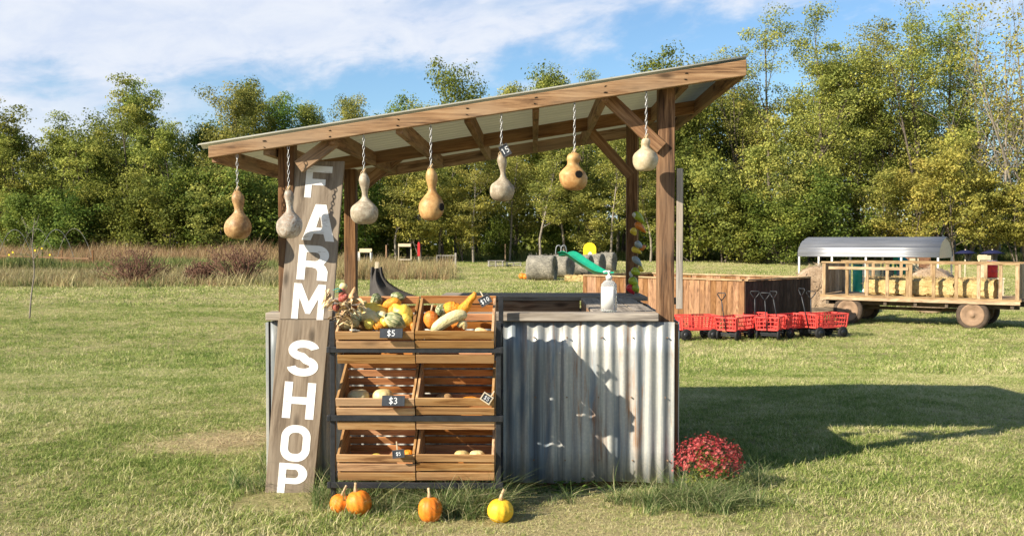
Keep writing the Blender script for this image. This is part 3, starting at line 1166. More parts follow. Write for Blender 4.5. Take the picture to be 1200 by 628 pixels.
def fill_mesh(loops, depth):
    cu = bpy.data.curves.new("letter", "CURVE")
    cu.dimensions = "2D"
    cu.fill_mode = "BOTH"
    cu.extrude = depth
    for lp in loops:
        s = cu.splines.new("POLY")
        s.points.add(len(lp) - 1)
        for p, q in zip(s.points, lp):
            p.co = (q[0], q[1], 0, 1)
        s.use_cyclic_u = True
    o = bpy.data.objects.new("letter", cu)
    COL.objects.link(o)
    dg = bpy.context.evaluated_depsgraph_get()
    me = bpy.data.meshes.new_from_object(o.evaluated_get(dg))
    bpy.data.objects.remove(o)
    return me


def arc(cx, cy, rx, ry, a0, a1, n=10):
    return [(cx + rx * math.cos(R(a0 + (a1 - a0) * i / n)), cy + ry * math.sin(R(a0 + (a1 - a0) * i / n))) for i in range(n + 1)]


def thick(path, w):
    """outline of a thick open path"""
    L, Rr = [], []
    for i, p in enumerate(path):
        a = path[max(i - 1, 0)]
        c = path[min(i + 1, len(path) - 1)]
        d = Vector((c[0] - a[0], c[1] - a[1])).normalized()
        L.append((p[0] - d.y * w / 2, p[1] + d.x * w / 2))
        Rr.append((p[0] + d.y * w / 2, p[1] - d.x * w / 2))
    return L + Rr[::-1]


def letter(ch, w=0.78, h=1.0, t=0.205):
    if ch == "F":
        return [[(0, 0), (t, 0), (t, .40), (.62, .40), (.62, .59), (t, .59), (t, .80), (w + .02, .80), (w + .02, 1), (0, 1)]]
    if ch == "A":
        return [[(-.05, 0), (.19, 0), (.255, .19), (w - .255, .19), (w - .19, 0), (w + .05, 0), (w / 2 + .145, 1), (w / 2 - .145, 1)],
                [(.31, .36), (w / 2, .70), (w - .31, .36)]]
    if ch == "R":
        o = [(0, 0), (t, 0), (t, .36), (.33, .36)] + arc(.33, .20, w - .33 - .02, .16, 90, 0, 5)[1:] + [(w - .02, 0), (w - .02 - t, 0), (w - .02 - t, .15)]
        out = [(0, 0), (t, 0), (t, .37), (.36, .37), (.47, .34), (.52, .25), (.52, 0), (w, 0), (w, .27), (.72, .40), (.66, .46)]
        out += arc(.48, .72, .30, .28, -38, 90, 12) + [(0, 1)]
        hole = [(t, .55), (.44, .55)] + arc(.44, .675, .115, .125, -90, 90, 8)[1:] + [(t, .80)]
        return [out, hole]
    if ch == "M":
        w2 = .98
        return [[(0, 0), (.2, 0), (.2, .60), (w2 / 2 - .07, .16), (w2 / 2 + .07, .16), (w2 - .2, .60), (w2 - .2, 0), (w2, 0), (w2, 1), (w2 - .23, 1), (w2 / 2, .50), (.23, 1), (0, 1)]]
    if ch == "S":
        p = arc(.395, .725, .265, .158, 8, 95, 8) + arc(.37, .715, .245, .168, 95, 268, 14)[1:] + arc(.41, .282, .255, .165, 88, -92, 14)[1:] + arc(.39, .275, .265, .158, -92, -175, 8)[1:]
        return [thick(p, .205)]
    if ch == "H":
        return [[(0, 0), (t, 0), (t, .40), (w - t, .40), (w - t, 0), (w, 0), (w, 1), (w - t, 1), (w - t, .60), (t, .60), (t, 1), (0, 1)]]
    if ch == "O":
        def rr(x0, y0, x1, y1, r):
            return arc(x1 - r, y1 - r, r, r, 0, 90, 7) + arc(x0 + r, y1 - r, r, r, 90, 180, 7) + arc(x0 + r, y0 + r, r, r, 180, 270, 7) + arc(x1 - r, y0 + r, r, r, 270, 360, 7)
        return [rr(0, 0, w, 1, .34), rr(t, .21, w - t, .79, .145)]
    if ch == "P":
        out = [(0, 0), (t, 0), (t, .33), (.45, .33)] + arc(.45, .665, .34, .335, -90, 90, 14)[1:] + [(0, 1)]
        hole = [(t, .52), (.43, .52)] + arc(.43, .66, .12, .14, -90, 90, 8)[1:] + [(t, .80)]
        return [out, hole]


# the sign board leans against the stand
sb, st = at(339.5, 584, 5.40), at(374.5, 190, 5.635)
sb.z = -0.01 if sb.z < -0.01 else sb.z
up = (st - sb)
SH = up.length
up.normalize()
right = Vector((1, 0, 0))
right = (right - up * right.dot(up)).normalized()
nrm = up.cross(right)                                  # towards the camera is -nrm or nrm
if nrm.y > 0:
    nrm = -nrm
SM = Matrix.Translation(sb) @ Matrix((right, -nrm, up)).transposed().to_4x4()   # local: x across, y into the board, z up
sign = empty("farm_shop_sign", sb, (0, 0, 0), "tall brown plank sign with white FARM SHOP letters leaning beside the crates", "sign")
IM = Matrix.Translation(-sb)


def sign_pt(px, py):
    """photo pixel to board coordinates"""
    d = at(px, py, 5.5) - Vector((0, 0, CAM_Z))
    o_ = Vector((0, 0, CAM_Z))
    k = (sb - o_).dot(nrm) / d.dot(nrm)
    q = SM.inverted() @ (o_ + d * k)
    return q.x, q.z


def sboard(c4, y0, y1):
    b = MB()
    b.prism([sign_pt(*c) for c in c4], y0, y1, IM @ SM)
    return b.build("sign_board", M["sign_board"], sign, 0.003)


for mbx in (sboard([(327, 374), (389, 374), (403.5, 189), (344.5, 189)], 0.0, 0.022), sboard([(310, 586), (366.5, 586), (386.5, 374.6), (326, 374.6)], -0.004, 0.018)):
    a_ = mbx.data.attributes["grain"]
    n_ = len(mbx.data.vertices)
    buf = np.zeros(n_ * 3, np.float32)
    a_.data.foreach_get("vector", buf)
    buf = buf.reshape(-1, 3)[:, [2, 0, 1]]
    a_.data.foreach_set("vector", np.ascontiguousarray(buf).ravel())
LETTERS = [("F", 355.5, 391, 194, 233), ("A", 355, 394, 239, 283), ("R", 346.5, 387.5, 287, 329), ("M", 340.5, 383, 332, 375), ("S", 334, 377, 397, 442), ("H", 330, 371.5, 447, 491), ("O", 327, 366, 497, 541), ("P", 324, 362, 542, 579)]
AX = {"F": .80, "A": .78, "R": .78, "M": .98, "S": .78, "H": .78, "O": .78, "P": .79}
for ch, x0, x1, y0, y1 in LETTERS:
    cx, cy = (x0 + x1) / 2, (y0 + y1) / 2
    cz = sign_pt(cx, cy)
    hL, wL = abs(sign_pt(cx, y0)[1] - sign_pt(cx, y1)[1]) * .97, (x1 - x0 - 4.5) / 208.0
    me = fill_mesh(letter(ch), 0.0008)
    yy = -0.0012 if y1 < 380 else -0.0052
    LM = IM @ SM @ Matrix.Translation((cz[0], yy, cz[1])) @ Matrix.Diagonal((wL / AX[ch], 1, hL, 1)) @ Matrix.Translation((-AX[ch] / 2, 0, -0.5)) @ Matrix.Rotation(R(90), 4, "X")
    me.transform(LM)
    me.materials.clear()
    me.materials.append(M["sign_paint"])
    me.name = "letter"
    lo = bpy.data.objects.new("letter", me)
    COL.objects.link(lo)
    lo.parent = sign

# ------------------------------------------------------------------ rack and crates
RX0, RX1 = -1.069, -0.178
RY = 5.10
rack = empty("display_rack", ((RX0 + RX1) / 2, 5.3, 0), label="black metal display rack holding six tilted crates beside the sign", cat="rack")
RO = Matrix.Translation((-(RX0 + RX1) / 2, -5.3, 0))


def rb(name, shapes, bev=0.002):
    b = MB()
    for (c, s, e) in shapes:
        b.box(c, s, e)
    b.xform(RO)
    return b.build(name, M["black_steel"], rack, bev)


for x in (RX0 + 0.012, RX1 - 0.008):
    rb("upright", [((x, RY + 0.02, 0.49), (0.026, 0.032, 0.99), None)])
    rb("upright", [((x, 5.50, 0.55), (0.026, 0.032, 1.10), None)])
TIERS = [0.765, 0.417, 0.150]
TILT = [R(21), R(20), R(17)]
for zb in (0.832, 0.474, 0.122):
    rb("front_rail", [(((RX0 + RX1) / 2, RY - 0.006, zb + 0.008), (RX1 - RX0 + 0.03, 0.018, 0.030), None)])
    rb("back_rail", [(((RX0 + RX1) / 2, 5.485, zb + 0.10), (RX1 - RX0, 0.018, 0.028), None)])
    for x in (RX0 + 0.012, RX1 - 0.008):
        rb("side_rail", [((x, 5.30, zb + 0.05), (0.022, 0.37, 0.026), Euler((R(12), 0, 0)))])
    for x in (RX0 - 0.004, RX1 + 0.008):
        rb("bolt", [((x, RY - 0.002, zb + 0.008), (0.016, 0.03, 0.032), None)])

CW, CD, CH = 0.409, 0.315, 0.185


def make_crate(loc, tilt, slats, label):
    c = empty("wooden_crate", loc, (tilt, 0, 0), label, "crate", "wooden crates on the display rack")
    t = 0.009

    def slat_mesh(y, zs, name, m, d=0.0):
        b = MB()
        for (a, z) in zs:
            b.box((random.uniform(-.001, .001), y, (a + z) / 2), (CW, t, z - a), Euler((0, R(random.uniform(-.25, .25)), 0)))
        return b.build(name, M[m], c, 0.0015)

    slat_mesh(t / 2, slats, "front_panel", "crate")
    bk = [(0.0, 0.038), (0.050, 0.089), (0.101, 0.140), (0.152, 0.191), (0.203, 0.246)]
    slat_mesh(CD - t / 2, bk, "back_panel", "crate_in")
    hf = slats[-1][1] - 0.002
    for s in (-1, 1):
        b = MB()
        x = s * (CW / 2 - 0.0075)
        b.box((x, CD / 2, 0.05), (0.013, CD - 2 * t - 0.002, 0.085))
        b.prism([(t + 0.001, 0.097), (CD - t - 0.001, 0.097), (CD - t - 0.001, 0.238), (t + 0.001, hf)], x - 0.0065, x + 0.0065, Matrix(((0, 1, 0, 0), (1, 0, 0, 0), (0, 0, 1, 0), (0, 0, 0, 1))))
        b.build("end_panel", M["crate"], c, 0.0015)
    b = MB()
    for k in range(4):
        b.box((0, 0.052 + k * 0.072, 0.004), (CW - 0.03, 0.060, 0.008))
    b.build("base_panel", M["crate_in"], c, 0.0015)
    return c


wide = [(0.0, 0.048), (0.088, 0.129), (0.141, CH)]
even = [(0.0, 0.044), (0.055, 0.097), (0.108, 0.150)]
names = [("top left crate of the rack heaped with yellow and green gourds", "top right crate of the rack with a long cream gourd across it"),
         ("middle left crate of the rack holding two pale round squashes", "middle right crate of the rack with small orange squash low inside"),
         ("bottom left crate of the rack with a small dark tag on its rim", "bottom right crate of the rack, dim inside, with pale squash at its back")]
crates = []
for i in range(3):
    for j in range(2):
        x = RX0 + 0.038 + CW / 2 + j * (CW + 0.006)
        crates.append(make_crate((x, RY + 0.012, TIERS[i] + 0.003 * j), TILT[i], wide if i < 2 else even, names[i][j]))

# ------------------------------------------------------------------ chalk price tags
GL = {
    "$": [[(.9, .8), (.5, .95), (.1, .75), (.3, .55), (.75, .42), (.9, .22), (.5, .05), (.1, .2)], [(.5, 1.1), (.5, -.1)]],
    "5": [[(.85, .95), (.25, .95), (.2, .55), (.6, .6), (.85, .35), (.65, .06), (.15, .08)]],
    "3": [[(.15, .88), (.5, .97), (.8, .8), (.65, .57), (.4, .52), (.7, .45), (.85, .22), (.5, .03), (.15, .12)]],
    "1": [[(.3, .75), (.55, .97), (.55, .03)]],
    "0": [[(.5, .97), (.2, .75), (.2, .25), (.5, .03), (.8, .25), (.8, .75), (.5, .97)]],
}


def price_tag(c, w, h, roll, text, label, pitch=0.0, stick=None, frame=False, yaw=0.0):
    t = empty("price_tag", c, (pitch, roll, yaw), label, "price tag", "chalk price tags")
    b = MB()
    b.box((0, 0, 0), (w, 0.006, h))
    b.build("slate", M["chalkboard"], t, 0.001)
    if frame:
        b = MB()
        f = 0.006
        for s in (-1, 1):
            b.box((0, -0.001, s * (h / 2 + f / 2)), (w + 2 * f, 0.009, f))
            b.box((s * (w / 2 + f / 2), -0.001, 0), (f, 0.009, h))
        b.build("frame", M["tag_rim"] if frame == 1 else M["pale_wood"], t, 0.001)
    if stick:
        b = MB()
        b.box((stick[0], 0.005, stick[1]), (0.006, 0.005, stick[2]))
        b.build("stick", M["pale_wood"], t)
    gh = h * 0.62
    gw = gh * 0.62
    n = len(text)
    b = MB()
    for i, ch in enumerate(text):
        ox = (i - n / 2) * gw * 1.15 + gw * 0.07
        stroke_mesh([[(ox + p[0] * gw, -gh / 2 + p[1] * gh) for p in P] for P in GL[ch]], gh * 0.11, -0.0045, -0.0032, None, b)
    b.build("chalk_price", M["chalk"], t)
    return t


price_tag(at(458.5, 390.5, 5.035), 0.118, 0.050, 0, "$5", "dark slate tag chalked with a five dollar price on top left crate", pitch=R(-18))
price_tag(at(461, 469.5, 5.035), 0.118, 0.054, R(0.5), "$3", "dark slate tag chalked with a three dollar price on middle left crate", pitch=R(-18))
price_tag(at(467, 531.5, 5.045), 0.052, 0.030, R(-7), "$5", "small framed price tag on the rim of the bottom left crate", pitch=R(-12), frame=1, stick=(-0.006, 0.04, 0.05))
price_tag(at(568.5, 352, 5.13), 0.052, 0.038, R(-30), "$10", "small tilted price tag above the rim of the top right crate", frame=1, stick=(-0.0, 0.035, 0.04), yaw=R(-8))
price_tag(at(570.5, 466.5, 5.045), 0.046, 0.034, R(33), "$5", "small price tag tilted like a diamond on the middle right crate", frame=2, stick=(0.012, 0.032, 0.04))


# ------------------------------------------------------------------ gourds and pumpkins
def smooth_path(pts, n=18):
    P = [Vector(p) for p in pts]
    out = []
    N = len(P) - 1
    for i in range(n + 1):
        t = i / n * N
        k = min(int(t), N - 1)
        u = t - k
        p0, p1, p2, p3 = P[max(k - 1, 0)], P[k], P[k + 1], P[min(k + 2, N)]
        out.append(0.5 * ((2 * p1) + (p2 - p0) * u + (2 * p0 - 5 * p1 + 4 * p2 - p3) * u * u + (3 * p1 - p0 - 3 * p2 + p3) * u ** 3))
    return out


def interp(rs, n):
    return list(np.interp(np.linspace(0, 1, n + 1), np.linspace(0, 1, len(rs)), rs))


def gourd(name, pts, rs, m, label, stem=None, ribs=0, rib_amp=0.0, cat="gourd", group=None, warts=0.0, n=18):
    g = empty(name, pts[len(pts) // 2], label=label, cat=cat, group=group)
    o_ = Vector(pts[len(pts) // 2])
    b = MB()
    pp = [p - o_ for p in smooth_path(pts, n)]
    # rounded ends
    rr = [q for q in interp(rs, n)]
    rr[0] = min(rr[0], 0.004)
    b.tube(pp, rr, 20, ribs=ribs, rib_amp=rib_amp)
    if warts:
        b.v = [tuple(Vector(v) + Vector((random.gauss(0, warts), random.gauss(0, warts), random.gauss(0, warts)))) for v in b.v]
    ob = b.build("gourd_shell", M[m], g, sub=1)
    if stem:
        s = MB()
        s.tube([Vector(p) - o_ for p in stem], [0.007, 0.005, 0.006][:len(stem)], 7)
        s.build("stem", M["stem"], g)
    return g


def W(px, py, Y):
    return Vector(at(px, py, Y))


GG = "gourds heaped in the top crates"
gourd("crookneck_gourd", [W(434, 384, 5.17), W(440, 376, 5.17), W(432, 371, 5.18), W(423, 371, 5.19), W(421, 362, 5.2), W(425, 355, 5.21), W(430, 354, 5.22)], [0.01, .034, .042, .03, .015, .012, .011, .007], "g_cream", "pale crookneck gourd curling upward near the corn husks", group=GG)
gourd("round_gourd", [W(434, 352, 5.27), W(440, 353, 5.27), W(447, 356, 5.26)], [.01, .038, .045, .035, .008], "g_green", "dark green and cream gourd at the back of the heap", group=GG, ribs=8, rib_amp=.15)
gourd("banana_gourd", [W(448, 364, 5.24), W(455, 357, 5.23), W(463, 354, 5.23), W(470, 356, 5.24)], [.008, .026, .028, .024, .008], "g_orange", "orange curved gourd lying on top of the heap", group=GG)
gourd("pear_gourd", [W(461, 356, 5.2), W(466, 364, 5.19), W(474, 368, 5.19), W(484, 372, 5.2)], [.008, .03, .046, .052, .042, .01], "g_yellow", "large bright yellow pear shaped gourd by the crate divider", group=GG, ribs=9, rib_amp=.1)
gourd("striped_gourd", [W(450, 370, 5.14), W(459, 374, 5.135), W(468, 378, 5.14), W(476, 383, 5.15)], [.008, .036, .047, .044, .032, .01], "g_stripe", "white gourd with green stripes behind the slate price tag", group=GG, ribs=9, rib_amp=.16)
gourd("yellow_gourd", [W(428, 375, 5.14), W(433, 380, 5.135), W(436, 386, 5.14)], [.008, .024, .03, .024, .006], "g_yellow", "small yellow gourd at the front rim under the crookneck", group=GG, ribs=8, rib_amp=.15)
gourd("orange_gourd", [W(437, 383, 5.13), W(444, 382, 5.13), W(451, 383, 5.13)], [.008, .022, .025, .02, .006], "g_orange", "small orange gourd at the front rim left of the price tag", group=GG)
gourd("cream_gourd", [W(410, 374, 5.15), W(415, 378, 5.145), W(420, 383, 5.15)], [.008, .022, .028, .022, .006], "g_cream", "small cream gourd near the front left corner of the heap", group=GG, ribs=8, rib_amp=.12)
gourd("yellow_orange_gourd", [W(446, 374, 5.15), W(452, 377, 5.14), W(455, 384, 5.14)], [.008, .024, .032, .028, .008], "g_yellow", "yellow and orange gourd left of the striped gourd", group=GG, ribs=8, rib_amp=.15)
gourd("oval_gourd", [W(423, 364, 5.22), W(434, 364, 5.22), W(447, 366, 5.22), W(456, 368, 5.22)], [.01, .04, .045, .042, .03, .01], "g_yellow", "yellow ribbed gourd lying across the middle of the heap", group=GG, ribs=9, rib_amp=.2)
gourd("tan_gourd", [W(398, 384, 5.15), W(405, 381, 5.15), W(412, 383, 5.15)], [.008, .022, .028, .022, .008], "g_cream", "tan gourd tucked in the front left corner of the crate", group=GG)
gourd("golden_gourd", [W(463, 385, 5.2), W(478, 384, 5.2), W(490, 383, 5.22)], [.01, .05, .055, .05, .01], "g_orange", "deep orange gourd low in the crate under the yellow pear gourd", group=GG)
gourd("small_gourd", [W(458, 347, 5.30), W(466, 347, 5.30), W(474, 350, 5.30)], [.01, .02, .024, .018, .008], "g_green", "small dark gourd at the very back of the heap", group=GG)
gourd("deep_gourd", [W(410, 372, 5.26), W(425, 376, 5.26), W(445, 378, 5.26)], [.01, .05, .055, .05, .01], "gourd_tan", "tan gourd under the crookneck at the back left of the heap", group=GG)
gourd("warty_yellow_gourd", [W(468, 371, 5.155), W(475, 375, 5.15), W(483, 380, 5.15)], [.008, .026, .034, .032, .022, .008], "g_yellow", "bumpy yellow gourd between the striped gourd and the crate divider", group=GG, warts=.0015)
gourd("bicolour_gourd", [W(441, 366, 5.18), W(449, 371, 5.17), W(456, 372, 5.17), W(462, 367, 5.18)], [.006, .024, .030, .022, .013, .010, .006], "g_long", "pale bent neck gourd on the middle of the heap", group=GG)
gourd("tan_necked_gourd", [W(424, 357, 5.21), W(430, 364, 5.2), W(436, 372, 5.19)], [.006, .012, .016, .028, .033, .024, .008], "g_cream", "cream necked gourd leaning against the dark green one", group=GG)
gourd("spotted_gourd", [W(455, 366, 5.19), W(461, 364, 5.19), W(467, 362, 5.2)], [.008, .026, .030, .024, .008], "g_orange", "round orange gourd left of the large yellow pear gourd", group=GG, ribs=8, rib_amp=.12)
gourd("pale_gourd", [W(412, 366, 5.19), W(418, 370, 5.18), W(424, 376, 5.17)], [.008, .024, .030, .026, .008], "g_stripe", "small green striped gourd next to the corn husks", group=GG, ribs=8, rib_amp=.15)
gourd("end_gourd", [W(481, 379, 5.14), W(486, 383, 5.14), W(489, 388, 5.14)], [.006, .02, .026, .022, .007], "g_red", "small red orange gourd in the right front corner of the left crate", group=GG)
# right crate
gourd("orange_ribbed_gourd", [W(505.5, 364, 5.17), W(505, 370, 5.17), W(504.5, 378, 5.17), W(505, 386, 5.17)], [.010, .034, .039, .038, .030, .01], "g_red", "upright orange red ribbed gourd with a pale stem in the right crate", stem=[W(505.5, 366, 5.17), W(506, 361, 5.17), W(507, 357, 5.17)], group=GG, ribs=10, rib_amp=.16)
gourd("dotted_gourd", [W(514, 357, 5.23), W(517, 365, 5.23), W(517, 374, 5.23)], [.01, .028, .033, .028, .01], "g_green", "dark green dotted gourd behind the upright orange one", group=GG)
gourd("warty_gourd", [W(520, 358, 5.24), W(527, 361, 5.23), W(534, 362, 5.23), W(541, 363, 5.23)], [.012, .032, .04, .036, .030, .012], "g_orange", "bumpy orange gourd lying behind the long cream gourd", group=GG, warts=0.0022)
gourd("orange_neck_gourd", [W(538, 366, 5.21), W(544, 361, 5.20), W(550, 353, 5.19), W(555, 347, 5.18), W(557, 342.5, 5.18)], [.012, .030, .030, .022, .019, .018, .013, .006], "g_orange", "orange gourd with its neck pointing up beside the tilted tag", group=GG, warts=0.0012)
gourd("long_gourd", [W(505, 388, 5.13), W(515, 381, 5.13), W(528, 373, 5.13), W(540, 369, 5.14), W(547, 371, 5.15)], [.008, .028, .034, .034, .034, .026, .010], "g_long", "long cream green ridged gourd lying across the right crate", group=GG, ribs=10, rib_amp=.12)
gourd("white_gourd", [W(536, 383, 5.14), W(543, 379, 5.14), W(545, 386, 5.14)], [.008, .018, .02, .016, .006], "g_cream", "small white curled gourd under the end of the long gourd", group=GG)
gourd("low_gourd", [W(555, 389, 5.17), W(562, 389, 5.17), W(572, 390, 5.17)], [.008, .022, .025, .02, .006], "g_cream", "pale gourd low in the right end of the right crate", group=GG)
gourd("deep_orange_gourd", [W(515, 384, 5.25), W(530, 380, 5.25), W(548, 382, 5.25)], [.01, .05, .055, .05, .01], "g_red", "orange gourd under the others in the right crate", group=GG)


def pumpkin(name, c, r, hgt, m, label, cat="pumpkin", group=None, stem=True, lean=(0, 0), ribs=11, amp=.055, stem_len=1.0):
    g = empty(name, c, (lean[0], lean[1], random.uniform(0, 6)), label, cat, group)
    prof = []
    for i in range(17):
        a = PI * (i / 16)
        rr = r * max(0.03, math.sin(a)) ** 0.8
        z = hgt / 2 * (1 - math.cos(a))
        if i > 13:
            z -= (i - 13) * hgt * 0.008
        prof.append((rr, z))
    b = MB()
    b.lathe(prof, 44, ribs=ribs, rib_amp=amp)
    b.build("shell", M[m], g, sub=1)
    if stem:
        s = MB()
        k = stem_len * r
        s.tube([(0, 0, hgt * .94), (0.02 * k, 0, hgt + .22 * k), (0.10 * k, 0.03 * k, hgt + .48 * k), (0.17 * k, 0.04 * k, hgt + .62 * k)], [.22 * r, .12 * r, .10 * r, .12 * r], 8, ribs=5, rib_amp=.3)
        s.build("stem", M["stem"], g)
    return g


def gp(px, py_bottom, Y):
    p = at(px, py_bottom, Y)
    return (p.x, Y, G(p.x, Y) - 0.006)


PG = "pumpkins on the grass before the rack"
pumpkin("orange_pumpkin", gp(394, 0, 5.03), .056, .098, "pumpkin", "smallest orange pumpkin, at the foot of the rack's left corner", group=PG, lean=(R(8), R(10)), stem_len=1.4)
pumpkin("orange_pumpkin", gp(421.5, 0, 4.99), .066, .130, "pumpkin", "larger orange pumpkin touching the small one by the left corner", group=PG, lean=(R(10), R(-8)))
pumpkin("orange_pumpkin", gp(503.5, 0, 4.88), .061, .128, "pumpkin", "lone orange pumpkin in front of the middle of the rack", group=PG, lean=(R(-3), R(3)), stem_len=1.1)
pumpkin("yellow_pumpkin", gp(585.5, 0, 4.90), .066, .118, "pumpkin_yellow", "yellow pumpkin on the grass at the right foot of the rack", group=PG, lean=(R(2), R(4)), stem_len=1.3)


def squash(px, py, Y, r, h, m, label, ribs=10):
    c = at(px, py, Y)
    return pumpkin("squash", (c.x, c.y, c.z - h / 2), r, h, m, label, "squash", "squashes in the lower crates", ribs=ribs, stem=False)


squash(420, 464, 5.24, .060, .075, "g_cream", "flatter pale round squash left of its twin in the middle crate")
squash(449, 464, 5.22, .056, .078, "g_cream", "pale round squash behind the three dollar tag")
squash(521, 468, 5.28, .050, .070, "gourd_tan", "tan round squash in the dim middle right crate")
squash(551, 470, 5.20, .055, .050, "g_orange", "flat orange squash just above the rim of the middle right crate")
squash(478, 531, 5.20, .030, .040, "g_orange", "tiny orange squash next to the small framed tag")
squash(441, 536, 5.22, .032, .045, "g_yellow", "small yellow squash low in the bottom left crate")
squash(541, 533, 5.25, .040, .055, "g_cream", "pale squash at the back of the bottom right crate, left of another")
squash(559, 533, 5.25, .042, .055, "g_cream", "pale squash at the back of the bottom right crate, nearer its end")

# ------------------------------------------------------------------ hanging gourds
HG = "dried gourds hanging from the front beam"


def hang(px, top_chain, ytop, ybot, wpx, prof, m, label, hole=None, Y=5.46, tilt=(0, 0)):
    """prof: (radius 0..1, height 0..1 from the bottom)"""
    s = FPX / Y
    base = at(px, ybot, Y)
    Hh = (ybot - ytop) / s
    rmax = wpx / s / 2
    zc = rz(base.x) - 0.068
    g = empty("hanging_gourd", (base.x, Y, base.z), label=label, cat="gourd", group=HG)
    pp = smooth_path([(r * rmax, 0, z * Hh) for r, z in prof], 30)
    b = MB()
    TM = Matrix.Translation((0, 0, Hh)) @ Euler((tilt[0], tilt[1], 0)).to_matrix().to_4x4() @ Matrix.Translation((0, 0, -Hh))
    b.lathe([(max(0.001, p.x), p.z) for p in pp], 28, TM)
    gr_ = random.Random(int(px))
    ph, bend, sq = gr_.uniform(0, 6.3), gr_.uniform(.006, .013), gr_.uniform(.90, .97)
    wob = [gr_.uniform(0, 6.3) for _ in range(4)]

    def warp(q):
        t = q[2] / Hh
        k = 1 + .022 * math.sin(3 * math.atan2(q[1], q[0]) + wob[0] + 4 * t) + .014 * math.sin(5 * math.atan2(q[1], q[0]) + wob[1] - 7 * t)
        s_ = bend * math.sin(PI * min(1, max(0, t))) * (1 if t > .4 else .6)
        return (q[0] * k + s_ * math.cos(ph), q[1] * k * sq + s_ * math.sin(ph) * .4, q[2] + .006 * math.sin(wob[2] + 12 * q[0]) * (1 - t))

    b.v = [warp(q) for q in b.v]
    sh = b.build("gourd_shell", M[m], g, sub=1)
    if hole:
        az_, hz = hole
        ih = min(range(len(pp)), key=lambda i: abs(pp[i].z - hz * Hh) + (0 if pp[i].z > 0.02 else 1))
        rr = pp[ih].x
        c = Vector(warp(TM @ Vector((rr * math.sin(az_), -rr * math.cos(az_), pp[ih].z))))
        hb = MB()
        hr = 0.021
        pr = [(hr * math.cos(2 * PI * k / 20), hr * math.sin(2 * PI * k / 20)) for k in range(20)]
        hb.prism(pr, -0.0035, 0.006, Matrix.Translation(c) @ Matrix.Rotation(az_, 4, "Z"))
        hb.build("entrance_hole", M["hole"], g)
    # chain of twisted links
    cb = MB()
    z0, z1 = Hh - 0.004, zc - base.z
    n = max(3, int((z1 - z0) / 0.021))
    for i in range(n):
        zz = z0 + (z1 - z0) * (i + .5) / n
        lh = (z1 - z0) / n * 0.68
        ring = []
        for k in range(11):
            a = 2 * PI * k / 10
            q = Vector((0.0055 * math.cos(a), 0, lh * math.sin(a)))
            ring.append(Matrix.Rotation(R(90) * (i % 2) + 0.4, 4, "Z") @ q + Vector((0, 0, zz)))
        cb.tube(ring, 0.0019, 5, cap=False)
    cb.build("chain", M["chain"], g)
    sb_ = MB()
    sb_.tube([(0, 0, Hh - .006), (.003, 0, Hh + .010), (.010, .002, Hh + .022)], [.009, .006, .0065], 7)
    sb_.build("stem", M["stem"], g)
    wb = MB()
    wb.tube([(-0.012, 0, Hh - .03), (-0.016, -0.006, Hh - .005), (0, 0, Hh + .02), (0.014, 0.004, Hh - .006), (0.012, 0.0, Hh - .03)], 0.0022, 5)
    wb.build("wire", M["stem"], g)
    return g


DIP = [(.02, 0), (.55, .012), (.88, .10), (1, .22), (.93, .34), (.66, .45), (.40, .53), (.31, .60), (.37, .69), (.46, .79), (.44, .88), (.26, .97), (.03, 1)]
SLIM = [(.02, 0), (.55, .012), (.88, .11), (1, .24), (.92, .36), (.58, .47), (.32, .55), (.25, .64), (.29, .74), (.37, .84), (.33, .93), (.17, .985), (.03, 1)]
LONG = [(.02, 0), (.55, .012), (.9, .10), (1, .22), (.92, .33), (.55, .42), (.27, .50), (.20, .58), (.25, .67), (.37, .78), (.38, .87), (.24, .96), (.03, 1)]
FAT = [(.02, 0), (.55, .015), (.88, .13), (1, .30), (.93, .45), (.66, .57), (.44, .66), (.42, .74), (.50, .84), (.40, .95), (.03, 1)]
SQUAT = [(.02, 0), (.6, .02), (.92, .18), (1, .37), (.85, .53), (.48, .65), (.32, .73), (.36, .84), (.30, .95), (.03, 1)]
hang(278.5, 0, 223, 281, 32, DIP, "gourd_tan", "tan brown double bulbed gourd hanging outside the left post", Y=5.46)
hang(338.5, 0, 222, 278, 31, SLIM, "gourd_grey", "mottled grey white gourd hanging in front of the left post")
hang(426.5, 0, 202, 264, 33, LONG, "gourd_pale", "speckled pale gourd with a narrow neck right of the sign")
hang(505, 0, 197, 257, 30, DIP, "gourd_orange_tan", "honey tan gourd with a dark hole on its right side", hole=(R(58), .25))
hang(587.5, 0, 180, 236, 29, LONG, "gourd_pale", "pale long necked gourd with a price tag at its top")
hang(673, 0, 179, 222, 33, FAT, "gourd_orange_tan", "squat orange tan gourd with a round hole in its front", hole=(R(24), .40))
hang(757, 0, 162, 200, 30, SQUAT, "gourd_cream", "squat cream gourd hanging beside the right post")
price_tag(at(592, 176.5, 5.43), 0.040, 0.054, R(-28), "15", "small black price tag tied to a hanging gourd", frame=1)

# ------------------------------------------------------------------ dried corn bundle on the rack corner
corn = empty("corn_bundle", at(402, 370, 5.09), label="bundle of dried husks and red corn tied with teal ribbon on rack corner", cat="corn")
co = Vector(corn.location)


def leafstrip(b, path, w, tone=None):
    P = smooth_path(path, 8)
    V, Fq = [], []
    side = Vector((random.uniform(-.4, 1), random.uniform(-1, .3), random.uniform(-.3, .3))).normalized()
    for i, p in enumerate(P):
        q = w * (0.35 + math.sin(PI * min(1, .12 + i / len(P))) * .65)
        V += [p - side * q / 2, p + side * q / 2 + Vector((0, -0.004, 0))]
    for i in range(len(P) - 1):
        Fq.append((2 * i, 2 * i + 1, 2 * i + 3, 2 * i + 2))
    b.add([v - co for v in V], Fq, None, tone, True)


